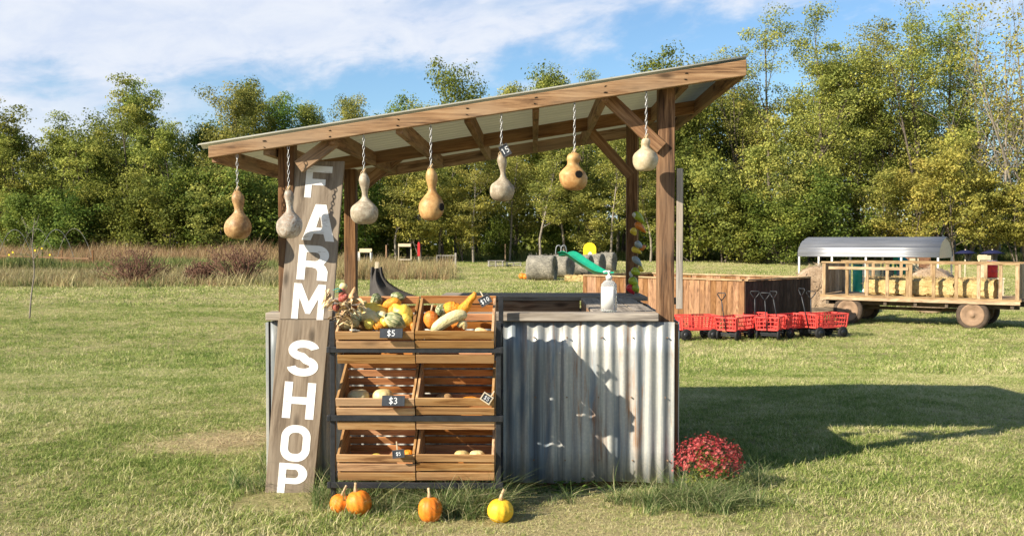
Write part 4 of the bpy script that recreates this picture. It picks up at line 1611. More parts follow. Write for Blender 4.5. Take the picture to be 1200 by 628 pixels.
b = MB()
for i in range(46):
    sx, sy = random.uniform(392, 413), random.uniform(352, 380)
    a = random.uniform(0, 2 * PI)
    l = random.uniform(10, 22)
    p0 = W(sx, sy, 5.10 + random.uniform(-.02, .03))
    p1 = W(sx + l * .5 * math.cos(a), sy + l * .4 * math.sin(a) - 3, 5.06 + random.uniform(-.03, .02))
    p2 = W(sx + l * math.cos(a) * .9, sy + l * .6 * math.sin(a) + random.uniform(-2, 6), 5.08 + random.uniform(-.04, .04))
    leafstrip(b, [p0, p1, p2], random.uniform(.012, .03))
for i in range(9):
    p0 = W(384 + random.uniform(-3, 4), 340 + random.uniform(-4, 4), 5.12)
    leafstrip(b, [p0, p0 + Vector((random.uniform(-.03, .02), -.03, -.03)), p0 + Vector((random.uniform(-.05, .03), -.02, random.uniform(-.09, -.05)))], .014)
b.build("husk_leaves", M["husk"], corn)
for (x0, y0, x1, y1) in ((397, 352, 408, 345), (391, 357, 396, 364), (400, 349, 402, 337)):
    b = MB()
    p, q = W(x0, y0, 5.07) - co, W(x1, y1, 5.06) - co
    b.tube(smooth_path([p, p.lerp(q, .5), q], 8), [.006, .015, .018, .019, .019, .018, .016, .012, .005], 14)
    b.build("corn_cob", M["cob"], corn, sub=1)
b = MB()
for k in range(2):
    leafstrip(b, [W(390, 340 + k * 3, 5.07), W(397, 338 + k * 3, 5.04), W(405, 341 + k * 2, 5.07)], .022)
b.build("ribbon", M["teal"], corn)
b = MB()
b.tube(smooth_path([W(399, 337, 5.08) - co, W(403, 336, 5.07) - co, W(407, 336, 5.08) - co], 8), [.004, .016, .021, .023, .022, .019, .015, .01, .004], 12, ribs=7, rib_amp=.2)
b.build("garlic_head", M["g_cream"], corn, sub=1)
gourd("husk_gourd", [W(416, 336, 5.14), W(415, 341, 5.14), W(414, 347, 5.14), W(415, 353, 5.15), W(416, 356, 5.15)], [.003, .010, .016, .026, .034, .03, .01], "gourd_tan", "brown teardrop gourd standing above the corn husks", group=GG)

# ------------------------------------------------------------------ sanitiser bottle
bc = at(713.5, 370.5, 5.64)
bot = empty("pump_bottle", (bc.x, 5.640, 1.0005), label="clear pump bottle with a white label on the front ledge", cat="bottle")
gl = Mat("clear_plastic")
gl.b.inputs["Transmission Weight"].default_value = 0.75
gl.b.inputs["IOR"].default_value = 1.12
gl.col((0.98, 0.99, 0.99), 0.04)
M["clear"] = gl.m
b = MB()
prof = [(.02, 0), (.042, .003), (.0455, .010), (.0455, .148), (.043, .160), (.030, .176), (.016, .184), (.015, .196)]
b.lathe(prof, 32, Matrix.Diagonal((1, .72, 1, 1)))
b.build("bottle_body", M["clear"], bot)
b = MB()
b.sheet(lambda u, v: (.0468 * math.sin(-1.35 + 1.95 * u), -.0468 * .72 * math.cos(-1.35 + 1.95 * u), .018 + .128 * v), 16, 1)
b.build("label", M["white_paint"], bot, solid=0.0006)
b = MB()
b.lathe([(.001, .188), (.018, .189), (.018, .206), (.012, .210), (.006, .212), (.006, .226), (.010, .228), (.010, .238), (.001, .239)], 18)
b.tube([(0, 0, .233), (-.018, -.004, .234), (-.034, -.006, .229)], [.006, .005, .004], 8)
b.build("pump_head", M["white_paint"], bot)

# ------------------------------------------------------------------ string of coloured glass-like birds by the back post
st_ = empty("ornament_string", at(747, 250, 7.45), label="string of green, orange and red ornaments hanging beside the back right post", cat="ornament")
so_ = Vector(st_.location)
oc = {"lime": (0.34, 0.42, 0.03), "orange": (0.62, 0.20, 0.03), "yellow": (0.66, 0.50, 0.05), "slate": (0.30, 0.36, 0.38), "red": (0.60, 0.03, 0.04), "grey": (0.55, 0.57, 0.55)}
for k, c in oc.items():
    M["orn_" + k] = plain("ornament_" + k, c, 0.25, 0, 0.25, 20, 0.5)
for (x0, y0, x1, y1, c, r) in ((742, 249, 755, 262, "lime", .026), (744, 261, 757, 273, "orange", .024), (740, 268, 745, 276, "yellow", .024), (744, 284, 753, 291, "slate", .022), (740, 291, 752, 297, "yellow", .022), (750, 293, 757, 288, "orange", .018), (741, 301, 752, 312, "slate", .022), (740, 316, 750, 322, "lime", .028), (748, 314, 754, 318, "yellow", .022), (738, 325, 747, 337, "lime", .030), (742, 334, 748, 343, "lime", .026), (735, 334, 743, 345, "red", .026), (739, 318, 740, 327, "grey", .014), (742, 250, 745, 256, "grey", .016)):
    b = MB()
    Yk = 7.45 - random.uniform(0, .06)
    r *= 1.2
    p, q = W(x0, y0, Yk) - so_, W(x1, y1, Yk) - so_
    m_ = p.lerp(q, .5) + Vector((0, -.01, .004))
    b.tube(smooth_path([p, m_, q], 8), [.004, r * .7, r * .95, r, r * .95, r * .8, r * .6, r * .35, .003], 10)
    b.build("ornament", M["orn_" + c], st_, sub=1)
b = MB()
b.tube([(0, 0, -.62), (.002, 0, 0), (0.01, .1, rz(.77) - .1 - so_.z)], .002, 5)
b.build("cord", M["stem"], st_)

# ------------------------------------------------------------------ chrysanthemum
mum = empty("chrysanthemum", (0.975, 5.5, G(0.975, 5.5)), label="round red chrysanthemum bush in bloom at the stand's right corner", cat="plant")


def dome(g, a, z0, h):
    t = g.uniform(0, 2 * PI)
    c = g.uniform(-0.05, 1)
    s = math.sqrt(max(0, 1 - c * c))
    k = 1 + 0.09 * math.sin(3 * t + 1) + 0.07 * math.sin(5 * t)
    return Vector((a * k * s * math.cos(t), a * .85 * k * s * math.sin(t), z0 + h * c)), Vector((s * math.cos(t), s * math.sin(t), c + .25)).normalized()


g = np.random.default_rng(5)
V, Fq, T = [], [], []
for i in range(1000):
    p, n = dome(g, .170, .145, .165)
    p = p + Vector(g.normal(0, .015, 3))
    n = (n + Vector(g.normal(0, .4, 3))).normalized()
    u = n.orthogonal().normalized()
    w = n.cross(u)
    t = g.uniform()
    r0 = g.uniform(.006, .0115)
    for k in range(9):
        a = 2 * PI * k / 9 + g.uniform(0, .3)
        d = u * math.cos(a) + w * math.sin(a)
        e = u * math.cos(a + .4) + w * math.sin(a + .4)
        b0 = len(V)
        V += [p, p + d * r0 * .6 + n * .003, p + d * r0 + e * r0 * .3 + n * .001, p + e * r0 * .55 + n * .004]
        T += [t * .8, t, min(1, t + .2), t]
        Fq.append((b0, b0 + 1, b0 + 2, b0 + 3))
me = raw_mesh("flower_heads", V, Fq, {"tone": T}, M["flower"])
o = bpy.data.objects.new("flower_heads", me)
COL.objects.link(o)
o.parent = mum
tag(o, kind="stuff")
V, Fq, T = [], [], []
for i in range(900):
    p, n = dome(g, .175 * g.uniform(.3, 1), .06, .24 * g.uniform(.1, 1))
    d = Vector(g.normal(0, 1, 3)).normalized()
    e = d.cross(n).normalized()
    l = g.uniform(.012, .028)
    b0 = len(V)
    V += [p, p + d * l * .5 + e * l * .3, p + d * l, p + d * l * .5 - e * l * .3]
    T += [g.uniform()] * 4
    Fq.append((b0, b0 + 1, b0 + 2, b0 + 3))
me = raw_mesh("foliage", V, Fq, {"tone": T}, M["leaf_green"])
o = bpy.data.objects.new("foliage", me)
COL.objects.link(o)
o.parent = mum

# low broad-leaved weed at the foot of the metal
for (px, Y, s, n, lab) in ((668, 5.47, 1.0, 60, "low bright green leafy weed at the foot of the corrugated front"), (655, 5.53, .8, 26, "small leafy weed in the shade against the kick board")):
    wz = at(px, 560, Y)
    wd_ = empty("leafy_weed", (wz.x, Y, G(wz.x, Y)), label=lab, cat="weed")
    V, Fq, T = [], [], []
    for i in range(n):
        p = Vector((g.normal(0, .10 * s), g.normal(0, .02), abs(g.normal(.035, .02)) * s))
        a = g.uniform(0, 2 * PI)
        d = Vector((math.cos(a), math.sin(a), g.uniform(-.2, .5))).normalized()
        e = Vector((-math.sin(a), math.cos(a), g.uniform(-.3, .3)))
        l = g.uniform(.02, .036)
        b0 = len(V)
        V += [p, p + d * l * .4 + e * l * .42, p + d * l, p + d * l * .4 - e * l * .42]
        T += [g.uniform()] * 4
        Fq.append((b0, b0 + 1, b0 + 2, b0 + 3))
    me = raw_mesh("foliage", V, Fq, {"tone": T}, M["leaf_bright"])
    o = bpy.data.objects.new("foliage", me)
    COL.objects.link(o)
    o.parent = wd_
# ------------------------------------------------------------------ wooden bin in the field
BZ = -0.66
A = Vector((4.66, 21.8, BZ))
dl = Vector((-0.72, 0.70, 0)).normalized()
dr2 = Vector((0.72, 0.70, 0)).normalized()
LW, RW, BH = 4.75, 2.75, 1.20
binn = empty("plank_bin", A, label="large open topped bin of vertical brown planks behind the red carts", cat="bin")


def plank_wall(o_, d, L, n_out, name, m, t=0.03, pw=0.145, h=BH):
    b = MB()
    k = int(L / pw)
    pw = L / k
    ang = math.atan2(d.y, d.x)
    for i in range(k):
        c = o_ + d * (pw * (i + .5)) + n_out * (random.uniform(-.003, .003))
        b.box((c.x, c.y, h / 2 + random.uniform(-.006, .006)), (pw - .008, t, h), Euler((0, 0, ang)))
    return b.build(name, M[m], binn)


Z0 = Vector((0, 0, 0))
plank_wall(Z0, dl, LW, -dr2, "plank_wall", "bin")
tag(plank_wall(dr2 * 0.0, dr2, RW, Z0, "plank_wall", "bin_shaded"), "plank wall with its shade painted into a darker colour")
plank_wall(dl * LW, dr2, RW, Z0, "plank_wall", "bin")
plank_wall(dr2 * RW, dl, LW, Z0, "plank_wall", "bin")
for (o_, d, L) in ((Z0, dl, LW), (Z0, dr2, RW), (dl * LW, dr2, RW), (dr2 * RW, dl, LW)):
    b = MB()
    p, q = o_ + d * 0.05 + Vector((0, 0, BH + .024)), o_ + d * (L - .05) + Vector((0, 0, BH + .024))
    b.beam(p, q, .10, .034)
    b.build("top_rail", M["wagon"], binn)
b = MB()
cc = dl * LW / 2 + dr2 * RW / 2
b.box((cc.x, cc.y, .42), (LW - .1, RW - .1, .04), Euler((0, 0, math.atan2(dl.y, dl.x))))
b.build("bin_floor", M["straw"], binn)


# ------------------------------------------------------------------ red carts
def make_cart(loc, yaw, label, steer):
    c = empty("red_cart", loc, (0, 0, yaw), label, "cart", "red carts in front of the plank bin")
    L, Wd, z0, z1 = .80, .46, .24, .515
    b = MB()
    r = .013
    for z in (z0, z0 + .09, z0 + .18, z1):
        o_ = .012 * (z - z0) / (z1 - z0) * 3
        th = .03 if z in (z0, z1) else .016
        for s in (-1, 1):
            b.box((0, s * (Wd / 2 + o_), z), (L + 2 * o_, .016, th))
            b.box((s * (L / 2 + o_), 0, z), (.016, Wd + 2 * o_, th))
    for s in (-1, 1):
        for i in range(12):
            x = -L / 2 + L * i / 11
            b.beam((x, s * Wd / 2, z0), (x * 1.06, s * (Wd / 2 + .036), z1), .018 if i not in (0, 5, 6, 11) else .05, .012)
        for i in range(7):
            y = -Wd / 2 + Wd * i / 6
            b.beam((s * L / 2, y, z0), (s * (L / 2 + .036), y * 1.06, z1), .012, .018 if i not in (0, 6) else .05)
    for i in range(9):
        b.box((-L / 2 + L * (i + .5) / 9, 0, z0 + .004), (.05, Wd, .012))
    b.build("basket", M["red_plastic"], c)
    b = MB()
    b.box((0, 0, z0 - .035), (L * .86, .05, .03))
    for s in (-1, 1):
        b.box((s * L * .38, 0, z0 - .08), (.045, Wd * .8, .05))
        b.box((s * L * .38, 0, z0 - .13), (.03, Wd * .95, .025))
    b.build("chassis", M["black_steel"], c)
    for sx in (-1, 1):
        for sy in (-1, 1):
            b = MB()
            MM = Matrix.Translation((sx * L * .38, sy * Wd * .50, .125)) @ Matrix.Rotation(R(90), 4, "X") @ Matrix.Translation((0, 0, -.03))
            b.lathe([(.03, 0), (.085, .002), (.122, .010), (.125, .03), (.122, .05), (.085, .058), (.03, .06)], 20, MM)
            w_o = b.build("wheel", M["rubber"], c)
            b = MB()
            b.lathe([(.01, -.004), (.06, -.003), (.06, .063), (.01, .064)], 14, MM)
            b.build("hub", M["black_steel"], w_o)
    b = MB()
    d = Vector((-math.cos(steer), math.sin(steer) * .3, 0))
    p0 = Vector((-L * .40, 0, z0 - .06))
    p1 = p0 + d * .16 + Vector((0, 0, .28))
    p2 = p0 + d * .28 + Vector((0, 0, .72))
    b.tube([p0, p0 + d * .10 + Vector((0, 0, .05)), p1, p2], .012, 6)
    w = Vector((0, 1, 0))
    loop = [p2, p2 + w * .045 + Vector((0, 0, .05)), p2 + w * .10 + Vector((0, 0, .13)), p2 + w * .085 + Vector((0, 0, .165)), p2 - w * .085 + Vector((0, 0, .165)), p2 - w * .10 + Vector((0, 0, .13)), p2 - w * .045 + Vector((0, 0, .05)), p2]
    b.tube(loop, .012, 6)
    b.build("handle", M["black_steel"], c)
    return c


def cp(px, Y):
    x = (px - 626) / FPX * Y
    return Vector((x, Y, G(x, Y)))


carts = [(815, 21.0, 12, 0.2, "leftmost red basket cart, alone before the lit bin planks"),
         (861, 20.9, 50, 0.1, "red cart with raised black handle left of the bin's corner"),
         (884, 21.6, 78, 0.3, "red cart parked at the bin's near corner"),
         (902, 21.0, 66, 0.2, "red cart just right of the bin's corner"),
         (925, 21.4, 38, 0.4, "red cart third from the right end of the row"),
         (949, 21.6, 75, 0.2, "red cart second from the right end of the row"),
         (964, 21.3, 24, 0.3, "last red cart of the row, nearest the hay wagon")]
c0 = None
for i, (px, Y, ya, stx, lab) in enumerate(carts):
    p = cp(px, Y)
    if c0 is None:
        c = c0 = make_cart(p, R(ya), lab, stx)
    else:
        c = copy_tree(c0)
        c.location = p
        c.rotation_euler = (0, 0, R(ya))
        c["label"] = lab
    c.scale = (1, 1, 1) if i in (0, 6) else (.95, .95, .95)

# ------------------------------------------------------------------ hay wagon
WP = Vector((7.30, 25.0, -0.66))
we = Vector((11.05, 22.65, -0.66))
wl = (we - WP)
WL = wl.length
WA = math.atan2(wl.y, wl.x)
wag = empty("hay_wagon", WP, (0, 0, WA), "old flat hay wagon with pale wooden railings carrying straw bales", "wagon")
WWD, DZ = 1.9, .74                                    # local: x along, y away from the camera


def wpart(name, m, boxes, bev=0, beams=()):
    b = MB()
    for c, s in boxes:
        b.box(c, s)
    for p, q, w, h in beams:
        b.beam(p, q, w, h)
    return b.build(name, M[m], wag, bev)


b = MB()
for i in range(10):
    b.box((WL / 2, WWD * (i + .5) / 10, DZ - .02), (WL + .16 + random.uniform(-.04, .04), WWD / 10 - .006, .045))
b.build("deck", M["wagon"], wag)
wpart("side_rail", "wagon", [((WL / 2, -.012, DZ - .08), (WL + .1, .05, .075))])
wpart("bolster", "wagon_dark", [((WL / 2, .35, DZ - .16), (WL, .10, .16)), ((WL / 2, WWD - .35, DZ - .16), (WL, .10, .16))])
for i in range(7):
    wpart("cross_beam", "wagon_dark", [((.12 + (WL - .24) * i / 6, WWD / 2, DZ - .175), (.07, WWD - .02, .10))])
wpart("reach_pole", "wagon_dark", [((WL / 2, WWD / 2, .40), (WL * .72, .08, .08))])
for x in (.62, WL - .95):
    wpart("axle", "wagon_dark", [((x, WWD / 2, .38), (.12, WWD * .9, .14)), ((x, WWD / 2, .52), (.14, .9, .16))])
    for y in (.10, WWD - .10):
        b = MB()
        MM = Matrix.Translation((x, y, .36)) @ Matrix.Rotation(R(90), 4, "X") @ Matrix.Translation((0, 0, -.10))
        b.lathe([(.24, .02), (.27, 0), (.33, .012), (.362, .05), (.362, .15), (.33, .188), (.27, .20), (.24, .18)], 32, MM)
        wh = b.build("wheel", M["tyre"], wag)
        b = MB()
        b.lathe([(.01, .222), (.045, .222), (.055, .194), (.10, .186), (.15, .184), (.16, .196), (.225, .190), (.262, .208), (.262, -.008), (.225, .010), (.16, .004), (.01, .006)], 28, MM)
        b.build("rim", M["rim"], wh)
wpart("tow_bar", "wagon_dark", [], 0, [((.6, WWD / 2, .36), (-1.5, WWD / 2, .22), .09, .09)])
RH = .80
posts_x = [0.03, .60, 1.08, 1.56, 2.03, 2.10, 2.62, 3.12, 3.60, 4.06, WL - .02]
for y in (.03, WWD - .03):
    for x in (posts_x if y < 1 else [.03, .8, 1.5, 2.25, 2.9, 3.5, WL - .02]):
        wpart("rail_post", "wagon", [((x, y, DZ + RH / 2), (.075, .045, RH))])
    wpart("top_rail", "wagon", [((WL / 2, y, DZ + RH + .02), (WL + .06, .09, .04))])
wpart("middle_rail", "wagon", [((1.1, .0, DZ + RH - .12), (1.9, .03, .07))])
for x, nm in ((.0, "end_panel"), (WL + .01, "end_panel")):
    b = MB()
    for i in range(10):
        b.box((x, WWD * (i + .5) / 10, DZ + RH / 2 + .02), (.028, WWD / 10 - .012, RH))
    b.build(nm, M["wagon"], wag)


def straw_bale(parent_m, c, yaw, lab, L=1.0, w=.46, h=.38, group="straw bales on the hay wagon"):
    e = empty("straw_bale", c, (0, 0, yaw), lab, "straw bale", group)
    b = MB()
    g = random.Random(int(L * 977 + c[0] * 131))
    n = 10
    V, Fq = [], []
    for i in range(n + 1):
        for k in range(20):
            a = 2 * PI * k / 20
            q = 1 / max(abs(math.cos(a)), abs(math.sin(a))) ** .86
            V.append(Vector((-L / 2 + L * i / n + g.gauss(0, .012), w / 2 * q * math.cos(a) + g.gauss(0, .014), h / 2 + h / 2 * q * math.sin(a) + g.gauss(0, .014))))
    for i in range(n):
        for k in range(20):
            Fq.append((i * 20 + k, i * 20 + (k + 1) % 20, (i + 1) * 20 + (k + 1) % 20, (i + 1) * 20 + k))
    Fq += [tuple(range(19, -1, -1)), tuple(n * 20 + k for k in range(20))]
    b.add(V, Fq, None, None, False)
    for i in range(420):
        p = Vector((g.uniform(-L / 2, L / 2), g.choice((-1, 1)) * w / 2 * g.uniform(.6, 1), g.uniform(.02, h)))
        if g.random() < .5:
            p = Vector((p.x, g.uniform(-w / 2, w / 2), h))
        d = Vector((g.gauss(0, 1), g.gauss(0, .5), g.gauss(0, .6))).normalized() * g.uniform(.05, .11)
        u = Vector((g.gauss(0, 1), g.gauss(0, 1), g.gauss(0, 1))).normalized() * .006
        b.add([p - u, p + u, p + d + u * .4, p + d - u * .4], [(0, 1, 2, 3)])
    b.build("bale_body", M["straw"], e)
    b = MB()
    for s in (-.24, .24):
        for zz in (h + .006, -.004):
            b.box((0, s * w, zz), (L + .01, .008, .006))
    b.build("twine", M["rafter"], e)
    return e


WM = Matrix.Translation(WP) @ Matrix.Rotation(WA, 4, "Z")
for (x, y, ya, L, lab) in ((1.42, .62, 0, .98, "straw bale on the left half of the wagon deck"), (2.52, .52, 2, .98, "straw bale at the middle of the wagon deck"), (3.42, .56, -3, .95, "straw bale next to the right end of the wagon"),
                           (3.0, 1.35, 3, 1.0, "straw bale along the far side of the wagon deck, right"), (1.9, 1.38, -2, 1.0, "straw bale along the far side of the wagon deck, left")):
    p = WM @ Vector((x, y, DZ + .004))
    straw_bale(None, p, WA + R(ya), lab, L, .5, .43)


# ------------------------------------------------------------------ round bales
def round_bale(px, Y, dia, L, yaw, m, lab, group, name="round_bale", net=False):
    c = cp(px, Y)
    e = empty(name, c, (0, 0, yaw), lab, "hay bale", group)
    b = MB()
    g = random.Random(int(px))
    V, Fq = [], []
    n, K = 14, 40
    rad = dia / 2
    for i in range(-3, n + 4):
        if i < 0:
            x, q = -L / 2 - .02 * (0 if i == -3 else 1), [.02, .5, .9][i + 3]
        elif i > n:
            x, q = L / 2 + .02 * (0 if i == n + 3 else 1), [.9, .5, .02][i - n - 1]
        else:
            x, q = -L / 2 + L * i / n, .97 if i in (0, n) else 1
        for k in range(K):
            a = 2 * PI * k / K
            rr = rad * q * (1 + g.gauss(0, .008))
            z = rad + rr * math.sin(a)
            z = max(z, .03) if q > .3 else z
            V.append(Vector((x + g.gauss(0, .012), rr * math.cos(a), z * .97)))
    NN = n + 7
    for i in range(NN - 1):
        for k in range(K):
            Fq.append((i * K + k, i * K + (k + 1) % K, (i + 1) * K + (k + 1) % K, (i + 1) * K + k))
    b.add(V, Fq, None, None, True)
    for i in range(420):
        a = g.uniform(0, 2 * PI)
        p = Vector((g.uniform(-L / 2, L / 2), rad * math.cos(a), rad + rad * .985 * math.sin(a)))
        if g.random() < .3:
            q = math.sqrt(g.random()) * rad
            p = Vector((g.choice((-1, 1)) * (L / 2 + .02), q * math.cos(a), rad + q * math.sin(a)))
        d = Vector((g.gauss(0, 1), g.gauss(0, 1), g.gauss(0, 1))).normalized() * g.uniform(.06, .16)
        u = Vector((g.gauss(0, 1), g.gauss(0, 1), g.gauss(0, 1))).normalized() * .012
        b.add([p - u, p + u, p + d + u * .4, p + d - u * .4], [(0, 1, 2, 3)])
    b.build("bale_body", M[m], e)
    return e


RG = "round hay bales in the play area"
round_bale(635, 53, 1.40, 1.45, R(-14), "grey_hay", "nearest and largest grey round bale, left end of the row", RG)
round_bale(659, 56, 1.36, 1.0, R(-25), "grey_hay", "second round bale in the row behind the green slide's top", RG)
round_bale(681, 58, 1.30, 1.2, R(-20), "grey_hay", "grey round bale half hidden below the green slide", RG)
round_bale(698, 61, 1.30, 0.9, R(-25), "grey_hay", "round bale under the yellow rounded panel", RG)
round_bale(712, 64, 1.30, 0.9, R(-20), "grey_hay", "farthest round bale at the right end of the row", RG)
BG = "round bales behind the hay wagon"
round_bale(957, 28.6, 1.42, 1.3, R(72), "old_hay", "brown round bale between the dark bin wall and the wagon", BG)
round_bale(1088, 29.0, 1.36, 1.3, R(62), "old_hay", "brown round bale seen through the wagon railing behind the straw", BG)
p = cp(673, 51)
straw_bale(None, p, R(-8), "straw bale lying on the grass in front of the round bales", .95, .5, .36, "straw bale on the field")


def tiny_pumpkin(px, Y, r, lab):
    c = cp(px, Y)
    return pumpkin("orange_pumpkin", (c.x, c.y, c.z), r, r * 1.6, "pumpkin", lab, group="pumpkins by the round bales")


tiny_pumpkin(612, 54.5, .20, "far orange pumpkin on the grass, left of two by the bale")
tiny_pumpkin(616.5, 54.0, .19, "far orange pumpkin touching the largest grey round bale")

# ------------------------------------------------------------------ slide and panel on the bales
sl = empty("play_slide", at(668, 300, 51.5), label="green plastic slide running down from the round bales", cat="slide")
o_ = Vector(sl.location)
b = MB()
pth = smooth_path([at(660, 300.5, 53.0) - o_, at(668, 299.5, 52.3) - o_, at(682, 309, 50.6) - o_, at(697, 318.5, 49.0) - o_, at(705, 322.5, 48.2) - o_, at(713, 324, 47.6) - o_], 24)
prof = [(-.34, .20), (-.31, .21), (-.27, .03), (0, 0), (.27, .03), (.31, .21), (.34, .20)]
V, Fq = [], []
for i, p in enumerate(pth):
    t = (pth[min(i + 1, 24)] - pth[max(i - 1, 0)]).normalized()
    s = t.cross(Vector((0, 0, 1))).normalized()
    u = s.cross(t)
    V += [p + s * x + u * z for x, z in prof]
for i in range(24):
    for k in range(6):
        Fq.append((i * 7 + k, i * 7 + k + 1, (i + 1) * 7 + k + 1, (i + 1) * 7 + k))
b.add(V, Fq, None, None, True)
b.build("chute", M["slide_green"], sl, solid=.03)
b = MB()
for s in (-1, 1):
    q = at(655 + s * 3 - 1, 299, 53.2) - o_
    b.tube(smooth_path([q, q + Vector((.05, 0, .45)), q + Vector((.25, 0, .5)), q + Vector((.35, .1, .05))], 10), .03, 6)
b.build("grab_rail", M["tank"], sl)
yp = at(691, 300.5, 60.9)
yb = empty("play_headboard", yp, (0, 0, R(-6)), "yellow round topped panel standing on the row of bales", "panel")
b = MB()
wy, hy = .40, .86
b.prism([(-wy, 0), (wy, 0)] + [(wy * math.cos(R(a)), hy - wy + wy * math.sin(R(a))) for a in range(0, 181, 12)], -.03, .03)
b.build("board", M["yellow_panel"], yb)
b = MB()
b.prism([(-.12, .02), (.16, .02), (.13, .22), (.03, .30), (-.09, .2)], -.036, -.0305)
b.build("patch", M["white_paint"], yb)

# ------------------------------------------------------------------ small things at the edge of the woods
def small(name, px, Y, label, cat, group=None):
    c = cp(px, Y)
    return empty(name, c, (0, 0, 0), label, cat, group)


def bx(parent, name, m, *boxes):
    b = MB()
    for c, s in boxes:
        b.box(c, s)
    return b.build(name, M[m], parent)


e = small("white_table", 427, 66, "white table standing in the weeds right of the left posts", "table")
bx(e, "top", "cream_paint", ((0, 0, 1.25), (.85, .6, .07)), ((0, .28, 1.38), (.85, .04, .18)))
for s in (-1, 1):
    for q in (-1, 1):
        bx(e, "leg", "white_paint", ((s * .42, q * .25, .6), (.08, .08, 1.22)))
e = small("bee_box_stand", 474, 66, "white board on thin legs at the edge of the woods", "stand")
bx(e, "board", "cream_paint", ((0, 0, 1.72), (.85, .4, .2)))
for s in (-1, 1):
    bx(e, "leg", "pale_wood", ((s * .42, 0, .8), (.06, .06, 1.58)))
bx(e, "shelf", "pale_wood", ((0, 0, .75), (.8, .4, .06)))
e = small("red_post", 490.5, 66, "short red post among the weeds in front of the woods", "post")
bx(e, "post", "pale_wood", ((0, 0, .5), (.10, .10, 1.0)))
bx(e, "red_sleeve", "red_paint", ((0, 0, 1.4), (.16, .16, .85)), ((0, 0, 1.86), (.10, .10, .10)))
e = small("wire_gate", 526, 68, "grey wire gate with a pale end post by the woods", "gate")
bx(e, "end_post", "grey_wood", ((.45, 0, .55), (.12, .12, 1.15)))
bx(e, "frame", "grey_wood", ((-.25, 0, .95), (1.25, .05, .06)), ((-.25, 0, .15), (1.25, .05, .06)), ((-.85, 0, .55), (.06, .05, .8)))
b = MB()
for i in range(7):
    b.box((-.8 + i * .18, 0, .55), (.02, .02, .76))
b.build("wires", M["grey_wood"], e)
for (px, Y, lab) in ((581, 72, "grey pallet stack by the woods, taller of two"), (602, 73, "low grey pallet stack just left of the large bale")):
    e = small("pallet_stack", px, Y, lab, "pallets", "pallet stacks by the woods")
    for k in range(3 if px < 590 else 2):
        b = MB()
        for i in range(6):
            b.box((random.uniform(-.03, .03), -.4 + i * .16, .06 + k * .16 + .05), (1.2, .11, .03))
        for s in (-.5, 0, .5):
            b.box((s, 0, .03 + k * .16), (.08, .9, .10))
        b.build("pallet", M["grey_wood"], e)
for (px, Y, h, lab) in ((452, 67, 1.7, "thin dark post in the weeds left of the white board"), (418, 68, 1.3, "thin grey stake beside the white table"), (592, 80, 1.5, "thin stake at the edge of the woods left of the bales")):
    e = small("stake", px, Y, lab, "stake", "stakes by the woods")
    bx(e, "shaft", "rafter", ((0, 0, h / 2), (.09, .09, h)))

# ------------------------------------------------------------------ carport and what it shelters
CY = 38.0
CA = R(-33)
cx1_, cy1_ = 14.72, 36.0
CL = 5.2
cx0, cy0 = cx1_ - CL * math.cos(CA), cy1_ - CL * math.sin(CA)
cz = G(12, CY)
car = empty("carport", (cx0, cy0, cz), (0, 0, CA), "galvanised open carport with a rounded metal roof on white legs", "carport")
eave, ridge, CD2 = 1.56, 2.27, 2.6
prof = [(0, eave - .04), (.02, eave + .16), (.12, eave + .30), (.45, eave + .52), (CD2 * .36, ridge - .06), (CD2 / 2, ridge), (CD2 * .64, ridge - .06), (CD2 - .45, eave + .52), (CD2 - .12, eave + .30), (CD2 - .02, eave + .16), (CD2, eave - .04)]
b = MB()


def croof(u, v):
    k = v * (len(prof) - 1)
    i = min(int(k), len(prof) - 2)
    f = k - i
    y = prof[i][0] * (1 - f) + prof[i + 1][0] * f
    z = prof[i][1] * (1 - f) + prof[i + 1][1] * f
    return (u * CL, y, z + .012 * math.sin(v * 2 * PI * 16))


b.sheet(croof, 4, 200)
b.build("roof", M["carport"], car, solid=.01)
b = MB()
gpoly = [p for p in prof if p[1] >= eave - .05]
b.prism([(p[0] * .985 + .02, p[1] - .03) for p in prof], -.01, .01, Matrix.Translation((CL - .05, 0, 0)) @ Matrix.Rotation(R(90), 4, "Z"))
b.build("gable_sheet", M["cream_paint"], car)
for i in range(5):
    for y in (.04, CD2 - .04):
        b = MB()
        b.box((.05 + (CL - .10) * i / 4, y, eave / 2), (.065, .065, eave))
        b.build("leg", M["white_paint"], car)


def barrel(px, Y, r, h, m, lab, group=None, z=0):
    c = cp(px, Y)
    e = empty("barrel", (c.x, c.y, c.z + z), label=lab, cat="barrel", group=group)
    b = MB()
    b.lathe([(.01, 0), (r * .94, 0), (r, .04), (r, h * .3), (r * 1.04, h * .33), (r, h * .36), (r, h * .63), (r * 1.04, h * .66), (r, h * .69), (r, h - .04), (r * .94, h), (.01, h)], 24)
    b.build("drum", M[m], e)
    b = MB()
    b.lathe([(.01, h + .002), (r * .96, h + .002), (r * .96, h + .03), (.01, h + .035)], 24)
    b.build("lid", M["tank"], e)
    return e


